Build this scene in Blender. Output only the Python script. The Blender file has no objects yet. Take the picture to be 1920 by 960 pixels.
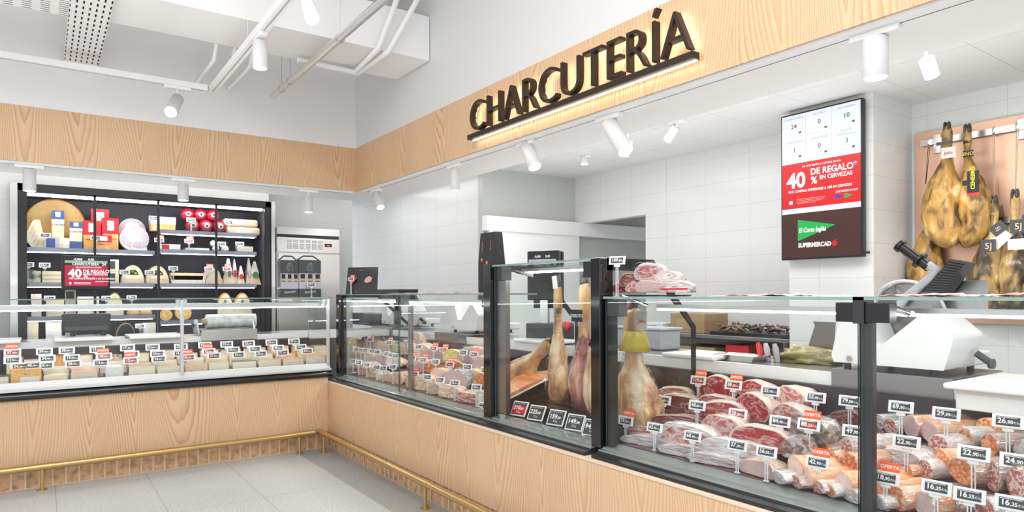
import bpy, bmesh, math, random
from math import sin, cos, pi, radians, sqrt, atan2
from mathutils import Vector, Matrix, noise

sc = bpy.context.scene
COL = sc.collection
F, H, C_, S_ = 1246.0, 1.27, .8162, .5778

# ---------------- camera, world, lights, exposure ----------------
cam = bpy.data.cameras.new('camera'); cam.sensor_width = 36; cam.lens = 36*F/1920
cam.shift_y = 71.3/1920; cam.clip_start = .05
camo = bpy.data.objects.new('camera', cam); COL.objects.link(camo)
camo.matrix_world = Matrix.Translation((0, 0, H)) @ Matrix.Rotation(-atan2(S_, C_), 4, 'Z') @ Matrix.Rotation(pi/2, 4, 'X') @ Matrix.Rotation(-.0034, 4, 'Z')
sc.camera = camo
w = bpy.data.worlds.new('world'); sc.world = w; w.use_nodes = True
w.node_tree.nodes['Background'].inputs[0].default_value = (.97, .98, 1, 1)
w.node_tree.nodes['Background'].inputs[1].default_value = 1.0
sc.view_settings.view_transform = 'Standard'; sc.view_settings.look = 'None'
sc.view_settings.exposure = 0.22; sc.view_settings.gamma = 1.0
sc.view_settings.use_curve_mapping = False
sc.cycles.max_bounces = 10; sc.cycles.diffuse_bounces = 4; sc.cycles.glossy_bounces = 5
sc.cycles.transparent_max_bounces = 24; sc.cycles.transmission_bounces = 4
sc.cycles.sample_clamp_indirect = 6; sc.cycles.caustics_reflective = False; sc.cycles.caustics_refractive = False

def area(name, loc, size, power, rot=(0, 0, 0), color=(1, .99, .97)):
    l = bpy.data.lights.new(name, 'AREA'); l.shape = 'RECTANGLE'; l.size, l.size_y = size
    l.energy = power; l.color = color
    o = bpy.data.objects.new(name, l); COL.objects.link(o); o.location = loc; o.rotation_euler = rot
    return o
area('hall_light_front', (0.2, 1.4, 3.62), (1.8, 2.4), 52)
area('hall_light_back', (-.6, -.6, 3.62), (3.4, 3.4), 84)
area('counter_light_long', (3.7, 2.6, 2.68), (.9, 5.6), 58)
area('counter_light_left', (1.0, 6.75, 2.68), (3.6, .5), 22)
area('hall_bounce_fill', (-.6, 3.0, 1.45), (3.2, 3.8), 26, (pi, 0, 0))  # added lamp facing up, imitates bounced light on soffit and upper walls
area('left_aisle_bounce_fill', (.6, 6.75, 1.35), (3.2, .5), 9, (pi, 0, 0))  # unseen fill that brightens the left soffit, no fixture there
area('aisle_bounce_fill', (3.9, 3.0, 1.35), (.7, 5.5), 33, (pi, 0, 0))  # stands in for bounce onto the staff ceiling, added without a fixture
area('counter_light_corner', (3.5, 7.4, 2.68), (.6, 2.4), 9)

# ---------------- pixel helper: a photograph pixel to a point on a real plane ----------------
def hz(px): return 554.3-.0034*(px-78)
def ray(px, py):
    r = (px-960)/F; t = (hz(px)-py)/F
    return Vector((S_+C_*r, C_-S_*r, t))
def PX(px, py, x): d = ray(px, py); return Vector((0, 0, H)) + d*(x/d.x)
def PY(px, py, y): d = ray(px, py); return Vector((0, 0, H)) + d*(y/d.y)
def PZ(px, py, z): d = ray(px, py); return Vector((0, 0, H)) + d*((z-H)/d.z)

# ---------------- materials ----------------
M = {}
def mat(name, color=(.8, .8, .8), rough=.5, metal=0, emit=None, es=1, coat=0, spec=.5, bump=0, bscale=20, crough=.08):
    m = bpy.data.materials.new(name); m.use_nodes = True; nt = m.node_tree; b = nt.nodes['Principled BSDF']
    b.inputs['Base Color'].default_value = (*color, 1); b.inputs['Roughness'].default_value = rough
    b.inputs['Metallic'].default_value = metal; b.inputs['Specular IOR Level'].default_value = spec
    b.inputs['Coat Weight'].default_value = coat; b.inputs['Coat Roughness'].default_value = crough
    if emit: b.inputs['Emission Color'].default_value = (*emit, 1); b.inputs['Emission Strength'].default_value = es
    if bump: add_bump(m, bump, bscale)
    M[name] = m; return m
def N(m, typ, **kw):
    n = m.node_tree.nodes.new(typ)
    for k, v in kw.items():
        if k in n.inputs: n.inputs[k].default_value = v
        else: setattr(n, k, v)
    return n
def LK(m, a, b): m.node_tree.links.new(a, b)
def add_bump(m, s, scale, detail=3):
    tc = N(m, 'ShaderNodeTexCoord'); nz = N(m, 'ShaderNodeTexNoise', Scale=scale, Detail=detail)
    bp = N(m, 'ShaderNodeBump', Strength=s, Distance=.01)
    LK(m, tc.outputs['Object'], nz.inputs['Vector']); LK(m, nz.outputs[0], bp.inputs['Height'])
    b = m.node_tree.nodes['Principled BSDF']; LK(m, bp.outputs[0], b.inputs['Normal']); LK(m, bp.outputs[0], b.inputs['Coat Normal'])
def ramp(m, stops):
    r = N(m, 'ShaderNodeValToRGB'); e = r.color_ramp.elements
    while len(e) < len(stops): e.new(.5)
    for i, (p, c) in enumerate(stops): e[i].position = p; e[i].color = (*c, 1) if len(c) == 3 else c
    return r
def bc(m): return m.node_tree.nodes['Principled BSDF'].inputs['Base Color']
def math_(m, op, a, b=None):
    n = N(m, 'ShaderNodeMath'); n.operation = op
    for i, v in enumerate((a, b)):
        if v is None: continue
        if isinstance(v, (int, float)): n.inputs[i].default_value = v
        else: LK(m, v, n.inputs[i])
    return n.outputs[0]
def wood(name, axis):
    # pine plywood: nested cathedral arches between bands of straight grain
    m = mat(name, rough=.42); g = N(m, 'ShaderNodeNewGeometry'); sp = N(m, 'ShaderNodeSeparateXYZ'); LK(m, g.outputs['Position'], sp.inputs[0])
    h = sp.outputs[0 if axis == 'x' else 1]; z = sp.outputs[2]
    def nz(hs, zs, det=1.5):
        cb = N(m, 'ShaderNodeCombineXYZ'); LK(m, math_(m, 'MULTIPLY', h, hs), cb.inputs[0]); LK(m, math_(m, 'MULTIPLY', z, zs), cb.inputs[2])
        n = N(m, 'ShaderNodeTexNoise', Scale=1, Detail=det); LK(m, cb.outputs[0], n.inputs['Vector']); return n.outputs[0]
    u = math_(m, 'ADD', math_(m, 'MULTIPLY', h, 3.1), math_(m, 'MULTIPLY', nz(2.2, .35), 1.5))
    dx = math_(m, 'MULTIPLY', math_(m, 'ABSOLUTE', math_(m, 'SUBTRACT', math_(m, 'FRACT', u), .5)), 2)
    v = math_(m, 'MULTIPLY', math_(m, 'POWER', dx, 1.5), 9.5)
    v = math_(m, 'SUBTRACT', v, math_(m, 'MULTIPLY', z, 5.2))
    v = math_(m, 'ADD', v, math_(m, 'MULTIPLY', nz(5, 1.3), 3.2)); v = math_(m, 'ADD', v, math_(m, 'MULTIPLY', nz(45, 6, 2), .4))
    fr = math_(m, 'FRACT', v)
    rp = ramp(m, [(0, (.785, .55, .345)), (.40, (.765, .52, .315)), (.78, (.65, .385, .205)), (.92, (.56, .305, .14)), (1, (.785, .55, .345))]); LK(m, fr, rp.inputs[0])
    mx = N(m, 'ShaderNodeMix', data_type='RGBA'); r2 = ramp(m, [(.3, (.45, .45, .45)), (.65, (.95, .95, .95))]); LK(m, nz(3.5, .8), r2.inputs[0]); LK(m, r2.outputs[0], mx.inputs[0])
    mx.inputs[6].default_value = (.775, .53, .325, 1); LK(m, rp.outputs[0], mx.inputs[7]); LK(m, mx.outputs[2], bc(m))
    return m
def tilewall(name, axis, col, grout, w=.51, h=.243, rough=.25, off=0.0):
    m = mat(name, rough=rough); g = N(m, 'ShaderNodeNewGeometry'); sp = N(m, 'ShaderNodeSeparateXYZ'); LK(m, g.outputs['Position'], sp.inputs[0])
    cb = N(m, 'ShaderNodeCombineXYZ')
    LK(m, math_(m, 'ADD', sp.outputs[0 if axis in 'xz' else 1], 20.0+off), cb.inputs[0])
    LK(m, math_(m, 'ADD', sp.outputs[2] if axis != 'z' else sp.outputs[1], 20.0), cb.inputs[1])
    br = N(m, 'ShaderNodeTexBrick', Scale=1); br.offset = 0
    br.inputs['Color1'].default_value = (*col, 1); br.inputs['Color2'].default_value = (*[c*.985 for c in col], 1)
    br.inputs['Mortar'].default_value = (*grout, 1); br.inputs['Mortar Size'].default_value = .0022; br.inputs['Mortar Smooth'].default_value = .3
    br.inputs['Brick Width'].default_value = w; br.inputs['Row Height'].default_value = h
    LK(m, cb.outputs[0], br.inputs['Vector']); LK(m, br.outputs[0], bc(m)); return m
def noisecol(name, stops, scale=8, detail=4, rough=.5, coat=0, bump=0, bscale=30, dist=0, voro=False, stretch=None, crough=.1):
    m = mat(name, rough=rough, coat=coat, crough=crough); tc = N(m, 'ShaderNodeTexCoord'); oi = N(m, 'ShaderNodeObjectInfo')
    ad = N(m, 'ShaderNodeVectorMath'); ad.operation = 'ADD'; sc_ = N(m, 'ShaderNodeVectorMath'); sc_.operation = 'SCALE'
    cbr = N(m, 'ShaderNodeCombineXYZ'); [LK(m, oi.outputs['Random'], cbr.inputs[i]) for i in range(3)]
    LK(m, cbr.outputs[0], sc_.inputs[0]); sc_.inputs['Scale'].default_value = 9
    LK(m, tc.outputs['Object'], ad.inputs[0]); LK(m, sc_.outputs[0], ad.inputs[1])
    vec = ad.outputs[0]
    if stretch:
        mp = N(m, 'ShaderNodeMapping'); mp.inputs['Scale'].default_value = stretch; LK(m, vec, mp.inputs[0]); vec = mp.outputs[0]
    if voro:
        nz0 = N(m, 'ShaderNodeTexNoise', Scale=scale*.7, Detail=3); LK(m, vec, nz0.inputs['Vector'])
        mxv = N(m, 'ShaderNodeMix', data_type='RGBA'); mxv.inputs[0].default_value = .12; LK(m, vec, mxv.inputs[6]); LK(m, nz0.outputs['Color'], mxv.inputs[7])
        nz = N(m, 'ShaderNodeTexVoronoi', Scale=scale); nz.feature = 'DISTANCE_TO_EDGE'; LK(m, mxv.outputs[2], nz.inputs['Vector'])
    else:
        nz = N(m, 'ShaderNodeTexNoise', Scale=scale, Detail=detail, Distortion=dist); LK(m, vec, nz.inputs['Vector'])
    rp = ramp(m, stops); LK(m, nz.outputs[0], rp.inputs[0]); LK(m, rp.outputs[0], bc(m))
    if bump:
        n2 = N(m, 'ShaderNodeTexNoise', Scale=bscale, Detail=3, Distortion=.8); LK(m, vec, n2.inputs['Vector'])
        bp = N(m, 'ShaderNodeBump', Strength=bump, Distance=.01); LK(m, n2.outputs[0], bp.inputs['Height'])
        b = m.node_tree.nodes['Principled BSDF']; LK(m, bp.outputs[0], b.inputs['Coat Normal'])
        if bump > .5: LK(m, bp.outputs[0], b.inputs['Normal'])
    return m
def glass(name, tint=(.97, .985, .98), refl=1.0, rough=0.0, ior=1.45):
    m = bpy.data.materials.new(name); m.use_nodes = True; nt = m.node_tree; nt.nodes.clear()
    o = nt.nodes.new('ShaderNodeOutputMaterial'); t = nt.nodes.new('ShaderNodeBsdfTransparent'); t.inputs[0].default_value = (*tint, 1)
    g = nt.nodes.new('ShaderNodeBsdfGlossy'); g.inputs['Roughness'].default_value = rough; g.inputs['Color'].default_value = (refl, refl, refl, 1)
    fz = nt.nodes.new('ShaderNodeFresnel'); fz.inputs[0].default_value = ior; mx = nt.nodes.new('ShaderNodeMixShader')
    L = nt.links.new; ge = nt.nodes.new('ShaderNodeNewGeometry'); mu = nt.nodes.new('ShaderNodeMath'); mu.operation = 'SUBTRACT'; mu.use_clamp = True; L(fz.outputs[0], mu.inputs[0]); L(ge.outputs['Backfacing'], mu.inputs[1]); L(mu.outputs[0], mx.inputs[0]); L(t.outputs[0], mx.inputs[1]); L(g.outputs[0], mx.inputs[2]); L(mx.outputs[0], o.inputs[0])
    M[name] = m; return m
wood('wood_x', 'x'); wood('wood_y', 'y')
mat('wood_edge', (.83, .66, .50), .5)
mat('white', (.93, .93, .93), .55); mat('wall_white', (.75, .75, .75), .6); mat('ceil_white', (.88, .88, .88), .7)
mat('white_gloss', (.78, .79, .79), .25); mat('lamp_white', (.74, .74, .75), .45); mat('plastic_white', (.85, .85, .86), .35); mat('board_white', (.83, .84, .83), .3)
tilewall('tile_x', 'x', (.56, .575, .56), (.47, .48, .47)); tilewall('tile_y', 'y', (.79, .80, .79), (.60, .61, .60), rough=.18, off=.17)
tilewall('ceil_tile', 'z', (.80, .80, .80), (.42, .42, .42), .6, .6, .6, .22)
mat('wall_grey', (.50, .52, .50), .45)
mat('black', (.012, .012, .014), .32); mat('black_gloss', (.006, .006, .008), .09, coat=.6); mat('dark_grey', (.055, .055, .058), .4)
mat('sill', (.13, .14, .135), .22, .35); mat('sill_black', (.028, .029, .031), .3, .2); mat('sill_green', (.30, .34, .32), .12, .4)
mat('steel', (.60, .60, .59), .26, 1, bump=.05, bscale=6); mat('steel_dark', (.33, .32, .32), .3, 1); mat('alu', (.72, .72, .73), .32, .85)
mat('chrome', (.75, .75, .76), .1, 1); mat('brass', (.62, .42, .17), .3, .85); mat('grey_plastic', (.45, .46, .5), .4)
mat('maroon', (.085, .008, .020), .16, coat=.5); mat('deck_dark', (.045, .033, .042), .3); mat('panel_black', (.02, .016, .018), .14)
mat('led', (1, 1, 1), emit=(.93, .95, 1), es=18); mat('led_soft', (1, 1, 1), emit=(.95, .96, 1), es=14); mat('led_left', (1, 1, 1), emit=(.95, .96, 1), es=20)
mat('lamp_glow', (1, 1, 1), emit=(1, .98, .95), es=14); mat('halo', (1, 1, 1), emit=(1, .94, .72), es=9)
mat('sign_bronze', (.055, .040, .032), .38, .6); mat('red_card', (.62, .012, .015), .5); mat('orange_card', (.90, .10, .02), .5, emit=(.9, .1, .02), es=.12)
mat('text_white', (.85, .85, .85), .6); mat('text_dark', (.03, .03, .03), .6); mat('text_orange', (.80, .25, .05), .5); mat('eink', (.045, .045, .05), .35)
mat('eink_red', (.30, .02, .025), .35); mat('white_frame', (.84, .84, .86), .4); mat('clear_stem', (.75, .75, .78), .2)
glass('glass'); glass('glass_top', (.88, .95, .92)); mat('glass_edge', (.26, .40, .36), .15); mat('glass_edge_dark', (.07, .10, .09), .15); glass('wrap_film', (.96, .96, .98), 1, .08, 1.6)
glass('door_glass', (.97, .98, .98), 1, 0, 1.18)
# terrazzo floor
m = mat('floor', rough=.35); g = N(m, 'ShaderNodeNewGeometry'); sp = N(m, 'ShaderNodeSeparateXYZ'); LK(m, g.outputs['Position'], sp.inputs[0])
n1 = N(m, 'ShaderNodeTexNoise', Scale=150, Detail=2, Roughness=.7); LK(m, g.outputs['Position'], n1.inputs['Vector'])
rp = ramp(m, [(.36, (.22, .24, .24)), (.46, (.52, .54, .55)), (.56, (.66, .68, .70))]); LK(m, n1.outputs[0], rp.inputs[0])
br = N(m, 'ShaderNodeTexBrick', Scale=1); br.offset = 0; cb = N(m, 'ShaderNodeCombineXYZ'); LK(m, math_(m, 'ADD', sp.outputs[0], 10.59), cb.inputs[0]); LK(m, math_(m, 'ADD', sp.outputs[1], 10.625), cb.inputs[1])
LK(m, cb.outputs[0], br.inputs['Vector']); br.inputs['Brick Width'].default_value = .533; br.inputs['Row Height'].default_value = 1.066; br.inputs['Mortar Size'].default_value = .0018
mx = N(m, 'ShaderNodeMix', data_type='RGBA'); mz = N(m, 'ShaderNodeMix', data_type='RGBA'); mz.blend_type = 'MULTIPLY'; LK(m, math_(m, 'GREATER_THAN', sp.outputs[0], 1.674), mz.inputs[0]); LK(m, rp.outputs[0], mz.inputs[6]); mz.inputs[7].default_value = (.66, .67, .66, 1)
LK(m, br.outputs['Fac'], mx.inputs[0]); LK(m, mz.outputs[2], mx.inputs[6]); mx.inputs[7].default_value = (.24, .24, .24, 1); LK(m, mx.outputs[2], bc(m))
def brick(name, axis):
    m = mat(name, rough=.8); g = N(m, 'ShaderNodeNewGeometry'); sp = N(m, 'ShaderNodeSeparateXYZ'); LK(m, g.outputs['Position'], sp.inputs[0])
    br = N(m, 'ShaderNodeTexBrick', Scale=1); br.offset = 0; cb = N(m, 'ShaderNodeCombineXYZ'); LK(m, math_(m, 'ADD', sp.outputs[0 if axis == 'x' else 1], 10), cb.inputs[0]); LK(m, math_(m, 'ADD', sp.outputs[2], .002), cb.inputs[1])
    LK(m, cb.outputs[0], br.inputs['Vector']); br.inputs['Brick Width'].default_value = .0745; br.inputs['Row Height'].default_value = .4; br.inputs['Mortar Size'].default_value = .006; br.inputs['Mortar Smooth'].default_value = .3
    nz = N(m, 'ShaderNodeTexNoise', Scale=22, Detail=5); LK(m, g.outputs['Position'], nz.inputs['Vector'])
    r = ramp(m, [(.3, (.38, .20, .10)), (.5, (.60, .36, .20)), (.7, (.70, .46, .29))]); LK(m, nz.outputs[0], r.inputs[0])
    mx = N(m, 'ShaderNodeMix', data_type='RGBA'); LK(m, br.outputs['Fac'], mx.inputs[0]); LK(m, r.outputs[0], mx.inputs[6]); mx.inputs[7].default_value = (.74, .56, .38, 1); LK(m, mx.outputs[2], bc(m))
brick('brick_x', 'x'); brick('brick_y', 'y')

# ---------------- mesh builder ----------------
class MB:
    def __init__(s): s.v = []; s.f = []; s.mi = []; s.sm = []; s.cur = 0; s.smooth = False
    def add(s, vs, fs, smooth=None):
        o = len(s.v); s.v += [tuple(v) for v in vs]
        for f in fs: s.f.append(tuple(i+o for i in f)); s.mi.append(s.cur); s.sm.append(s.smooth if smooth is None else smooth)
        return s
    def box(s, x0, x1, y0, y1, z0, z1):
        v = [(x, y, z) for z in (z0, z1) for y in (y0, y1) for x in (x0, x1)]
        return s.add(v, [(0, 2, 3, 1), (4, 5, 7, 6), (0, 1, 5, 4), (2, 6, 7, 3), (0, 4, 6, 2), (1, 3, 7, 5)], False)
    def prism(s, poly, axis, a0, a1, smooth=False):
        n = len(poly)
        def pt(p, a): return {'x': (a, p[0], p[1]), 'y': (p[0], a, p[1]), 'z': (p[0], p[1], a)}[axis]
        v = [pt(p, a0) for p in poly]+[pt(p, a1) for p in poly]
        s.add(v, [(i, (i+1) % n, n+(i+1) % n, n+i) for i in range(n)], smooth)
        return s.add(v, [tuple(range(n))[::-1], tuple(range(n, 2*n))], False)
    def loft(s, rings, cap=True, smooth=True, closed=True):
        n = len(rings[0]); v = [p for r in rings for p in r]; fs = []
        for k in range(len(rings)-1):
            for i in range(n if closed else n-1): fs.append((k*n+i, k*n+(i+1) % n, (k+1)*n+(i+1) % n, (k+1)*n+i))
        s.add(v, fs, smooth)
        if cap: s.add(v, [tuple(range(n))[::-1], tuple(range((len(rings)-1)*n, len(rings)*n))], False)
        return s
    def tube(s, pts, r, n=10, cap=True, smooth=True):
        pts = [Vector(p) for p in pts]; rs = r if isinstance(r, (list, tuple)) else [r]*len(pts); rings = []; up = None
        for i, p in enumerate(pts):
            t = (pts[min(i+1, len(pts)-1)]-pts[max(i-1, 0)]).normalized()
            if up is None: up = Vector((0, 0, 1)) if abs(t.z) < .9 else Vector((1, 0, 0))
            a = t.cross(up).normalized(); b = a.cross(t).normalized(); up = b
            rings.append([p+a*(rs[i]*cos(2*pi*k/n))+b*(rs[i]*sin(2*pi*k/n)) for k in range(n)])
        return s.loft(rings, cap, smooth)
    def cyl(s, p0, p1, r, r1=None, n=20): return s.tube([p0, p1], [r, r if r1 is None else r1], n)
    def lathe(s, prof, c=(0, 0, 0), n=24, axis='z', smooth=True):
        rings = []
        for r, h in prof:
            ring = []
            for k in range(n):
                a = 2*pi*k/n; p = (r*cos(a), r*sin(a), h)
                if axis == 'y': p = (r*cos(a), h, r*sin(a))
                if axis == 'x': p = (h, r*cos(a), r*sin(a))
                ring.append((p[0]+c[0], p[1]+c[1], p[2]+c[2]))
            rings.append(ring)
        return s.loft(rings, True, smooth)
    def quad(s, a, b, c, d): return s.add([a, b, c, d], [(0, 1, 2, 3)], False)
    def blob(s, c, r, amp=.1, fr=2, seed=0, seg=16, rings=10, flat=0):
        rr = []
        for j in range(rings+1):
            th = pi*(j+.02)/(rings+.04); ring = []
            for i in range(seg):
                ph = 2*pi*i/seg; d = Vector((sin(th)*cos(ph), sin(th)*sin(ph), cos(th)))
                k = 1+amp*noise.noise(d*fr+Vector((seed*3.1, seed*1.7, seed)))*2
                z = d.z*k
                if flat and z < -flat: z = -flat
                ring.append((c[0]+r[0]*d.x*k, c[1]+r[1]*d.y*k, c[2]+r[2]*z))
            rr.append(ring)
        return s.loft(rr[::-1], True, True)
    def text(s, string, org, right, up, h, align='L', bold=0.0, depth=0, shear=0, xs=1.0):
        vs, fs = glyphs(string, bold, depth); right = Vector(right).normalized(); up = Vector(up).normalized(); nn = right.cross(up)
        wd = max((v[0] for v in vs), default=0); k = h/.7; ox = {'L': 0, 'C': -wd/2, 'R': -wd}[align]; org = Vector(org)
        return s.add([org+right*((v[0]+ox+shear*v[1])*k*xs)+up*(v[1]*k)+nn*(v[2]*k) for v in vs], fs, False)
    def build(s, name, mats, parent=None, at=None, bevel=0, seg=2, world=False):
        """at: local location; world=True: vertices are world coordinates, parent has no rotation"""
        me = bpy.data.meshes.new(name); vs = s.v
        me.from_pydata(vs, [], s.f)
        for mm in (mats if isinstance(mats, (list, tuple)) else [mats]): me.materials.append(M[mm])
        me.polygons.foreach_set('material_index', s.mi); me.polygons.foreach_set('use_smooth', s.sm); me.update()
        bm = bmesh.new(); bm.from_mesh(me); bmesh.ops.recalc_face_normals(bm, faces=bm.faces) if not getattr(s, 'flatonly', False) else None
        bm.to_mesh(me); bm.free()
        o = bpy.data.objects.new(name, me); COL.objects.link(o)
        if parent: o.parent = parent
        if world and parent: o.location = -Vector(WLOC.get(parent.name, (0, 0, 0)))
        if at: o.location = at
        if bevel:
            b = o.modifiers.new('b', 'BEVEL'); b.width = bevel; b.segments = seg; b.limit_method = 'ANGLE'; b.angle_limit = radians(35)
        return o
WLOC = {}
_g = {}
def glyphs(string, bold, depth):
    key = (string, bold, depth)
    if key in _g: return _g[key]
    c = bpy.data.curves.new('f', 'FONT'); c.body = string; c.size = 1; c.offset = bold; c.extrude = depth; c.resolution_u = 3 if depth == 0 else 6
    o = bpy.data.objects.new('f', c); me = o.to_mesh()
    vs = [tuple(v.co) for v in me.vertices]; fs = [tuple(p.vertices) for p in me.polygons]; o.to_mesh_clear()
    bpy.data.objects.remove(o); bpy.data.curves.remove(c)
    _g[key] = (vs, fs); return vs, fs
def tag(o, label=None, cat=None, group=None, kind=None):
    if label: o['label'] = label
    if cat: o['category'] = cat
    if group: o['group'] = group
    if kind: o['kind'] = kind
    return o
def root(name, loc, label, cat, group=None, rz=0, rot=None):
    o = bpy.data.objects.new(name, None); COL.objects.link(o); o.location = loc; o.empty_display_size = .05
    o.rotation_euler = rot if rot else (0, 0, rz); WLOC[o.name] = tuple(loc)
    return tag(o, label, cat, group)
def struct(o): o['kind'] = 'structure'; return o
def dup(src, loc=None, rz=None, label=None, group=None, scale=None, cat=None, rot=None):
    c = src.copy(); COL.objects.link(c)
    def rec(a, b):
        for ch in a.children:
            d = ch.copy(); COL.objects.link(d); d.parent = b; rec(ch, d)
    rec(src, c)
    if loc is not None: c.location = loc
    if rz is not None: c.rotation_euler = (0, 0, rz)
    if rot is not None: c.rotation_euler = rot
    if scale is not None: c.scale = scale if isinstance(scale, (tuple, list)) else (scale,)*3
    if label: c['label'] = label
    if group: c['group'] = group
    if cat: c['category'] = cat
    return c
def purge(o):
    for ch in list(o.children): purge(ch)
    bpy.data.objects.remove(o)
# ---------------- setting ----------------
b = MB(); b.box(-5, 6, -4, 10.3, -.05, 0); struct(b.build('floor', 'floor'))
b = MB(); b.box(-5, 2.4, -4, 5.8, 3.7, 3.8); struct(b.build('ceiling', 'ceil_white'))
b = MB(); b.box(2.79, 5.6, -1.5, 10.3, 2.7, 2.76); b.box(-5, 2.79, 6.29, 10.3, 2.7, 2.76); struct(b.build('ceiling', 'ceil_tile'))
# upper white walls over the fascia and the ring beam with its soffit
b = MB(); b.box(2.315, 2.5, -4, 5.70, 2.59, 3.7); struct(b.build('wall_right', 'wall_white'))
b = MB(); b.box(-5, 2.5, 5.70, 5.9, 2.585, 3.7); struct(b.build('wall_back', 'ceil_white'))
b = MB(); b.box(2.33, 2.79, -1.5, 6.29, 2.2, 2.59); b.box(-5, 2.33, 5.715, 6.29, 2.2, 2.59); struct(b.build('trim_1', 'white'))
b = MB(); b.box(2.315, 2.33, -4, 5.70, 2.2, 2.59); struct(b.build('trim_2', 'wood_y'))
b = MB(); b.box(-1.6+.005, 2.33, 5.70, 5.715, 2.2, 2.585); b.box(-5, -1.6, 5.70, 5.715, 2.2, 2.585); struct(b.build('trim_3', 'wood_x'))
# lighting track let into the soffit
b = MB(); b.box(2.345, 2.425, -1.5, 5.62, 2.186, 2.2); b.box(-5, 2.3, 5.73, 5.80, 2.186, 2.2); t = root('lighting_track', (2.38, 2, 2.19), 'white lighting track fixed under the soffit behind the wooden fascia', 'track'); b.build('rail', 'white', t, world=True)
b = MB(); b.box(2.38, 2.386, -1.5, 5.6, 2.1855, 2.187); b.box(-5, 2.28, 5.762, 5.768, 2.1855, 2.187); b.build('slot', 'dark_grey', t, world=True)
# back walls of the staff area
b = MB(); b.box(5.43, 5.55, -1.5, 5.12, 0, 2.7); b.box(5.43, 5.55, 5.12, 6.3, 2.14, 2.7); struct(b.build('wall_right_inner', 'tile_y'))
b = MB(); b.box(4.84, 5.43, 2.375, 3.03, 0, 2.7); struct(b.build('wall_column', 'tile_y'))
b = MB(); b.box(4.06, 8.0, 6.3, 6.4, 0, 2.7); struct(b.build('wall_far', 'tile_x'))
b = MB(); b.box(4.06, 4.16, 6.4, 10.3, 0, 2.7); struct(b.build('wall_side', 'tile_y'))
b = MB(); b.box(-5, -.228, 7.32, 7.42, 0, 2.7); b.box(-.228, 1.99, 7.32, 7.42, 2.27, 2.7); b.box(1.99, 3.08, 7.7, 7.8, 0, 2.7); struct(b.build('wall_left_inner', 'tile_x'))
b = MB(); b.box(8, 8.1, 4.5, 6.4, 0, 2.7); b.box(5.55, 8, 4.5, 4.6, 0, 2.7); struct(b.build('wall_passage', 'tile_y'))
b = MB(); b.box(5.55, 8, 4.6, 6.3, 2.7, 2.75); struct(b.build('ceiling_passage', 'ceil_white'))
# sliding door and its rail cover
r = root('sliding_door', (4.7, 6.24, 0), 'white sliding door hanging below a long white rail cover on the far tiled wall', 'sliding door')
b = MB(); b.box(4.03, 6.62, 6.17, 6.27, 1.98, 2.145); b.build('rail_cover', 'white', r, world=True, bevel=.004)
b = MB(); b.box(4.09, 5.42, 6.215, 6.255, .02, 1.98); b.build('door_panel', 'white', r, world=True)
# duct under the hall ceiling with conduits
b = MB(); b.box(-5, 2.31, 4.29, 4.82, 2.97, 3.29); o = b.build('air_duct', 'white', bevel=.004); tag(o, 'white boxed air duct crossing under the hall ceiling', 'duct')
for i, (a, c, d, e) in enumerate((((747, -4), (712, 90), (668, 134), (600, 122)), ((786, -4), (731, 96), (672, 138), (560, 112)))):
    b = MB(); b.tube([PY(*a, 4.2-.02*i), PY(*c, 4.22-.02*i), PZ(d[0], d[1], 2.93), PZ(e[0], e[1], 2.93)], .019, 10)
    bs = b.build('conduit', 'white'); tag(bs, ('white conduit bending down round the duct corner, farther from the wall', 'white conduit bending down round the duct corner, nearer to the wall')[i], 'pipe', 'white conduits round the duct')
for i, x in enumerate((.98, 1.10, 1.22)):
    b = MB(); b.tube([(x+.02, 5.68, 2.93), (x, 5.3, 2.9), (x, 4.95, 2.9), (x, 4.86, 2.98), (x, 4.86, 3.6)], .014, 8)
    o = b.build('water_pipe', 'white'); tag(o, 'white pipe bending down beside the duct, %s of three' % ('leftmost', 'middle', 'rightmost')[i], 'pipe', 'white pipes beside the duct')
# grey round conduit on thin wires
r = root('grey_pipe', (1.505, 4, 2.85), 'grey round metal pipe hanging on wires near the upper white wall', 'pipe')
b = MB(); b.cyl((1.507, 5.41, 2.85), (1.50, 2.6, 2.85), .024, n=18); b.build('tube', 'alu', r, world=True)
for y in (5.17, 4.95, 3.95):
    b = MB(); b.cyl((1.507, y-.012, 2.85), (1.507, y+.012, 2.85), .028, n=18); k = b.build('clamp', 'steel', r, world=True)
    b = MB(); b.cyl((1.507, y, 2.87), (1.507, y, 3.7), .0018, n=5); w_ = b.build('hanging_wire', 'steel', r, world=True)
# suspended lighting track in the hall
r = root('suspended_track', (1.02, 5.2, 2.75), 'white suspended lighting track turning a corner below the hall ceiling', 'track')
b = MB(); b.box(.995, 1.045, 1.5, 5.25, 2.75, 2.79); b.box(-5, .985, 5.19, 5.24, 2.75, 2.79); b.build('rail', 'white', r, world=True)
b = MB(); b.box(1.015, 1.025, 1.5, 5.2, 2.7485, 2.751); b.box(-5, .96, 5.21, 5.22, 2.7485, 2.751); b.build('slot', 'grey_plastic', r, world=True)
for y in (2.4, 4.2): b = MB(); b.cyl((1.02, y, 2.79), (1.02, y, 3.7), .0015, n=5); b.build('hanging_wire', 'white', r, world=True)
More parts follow.
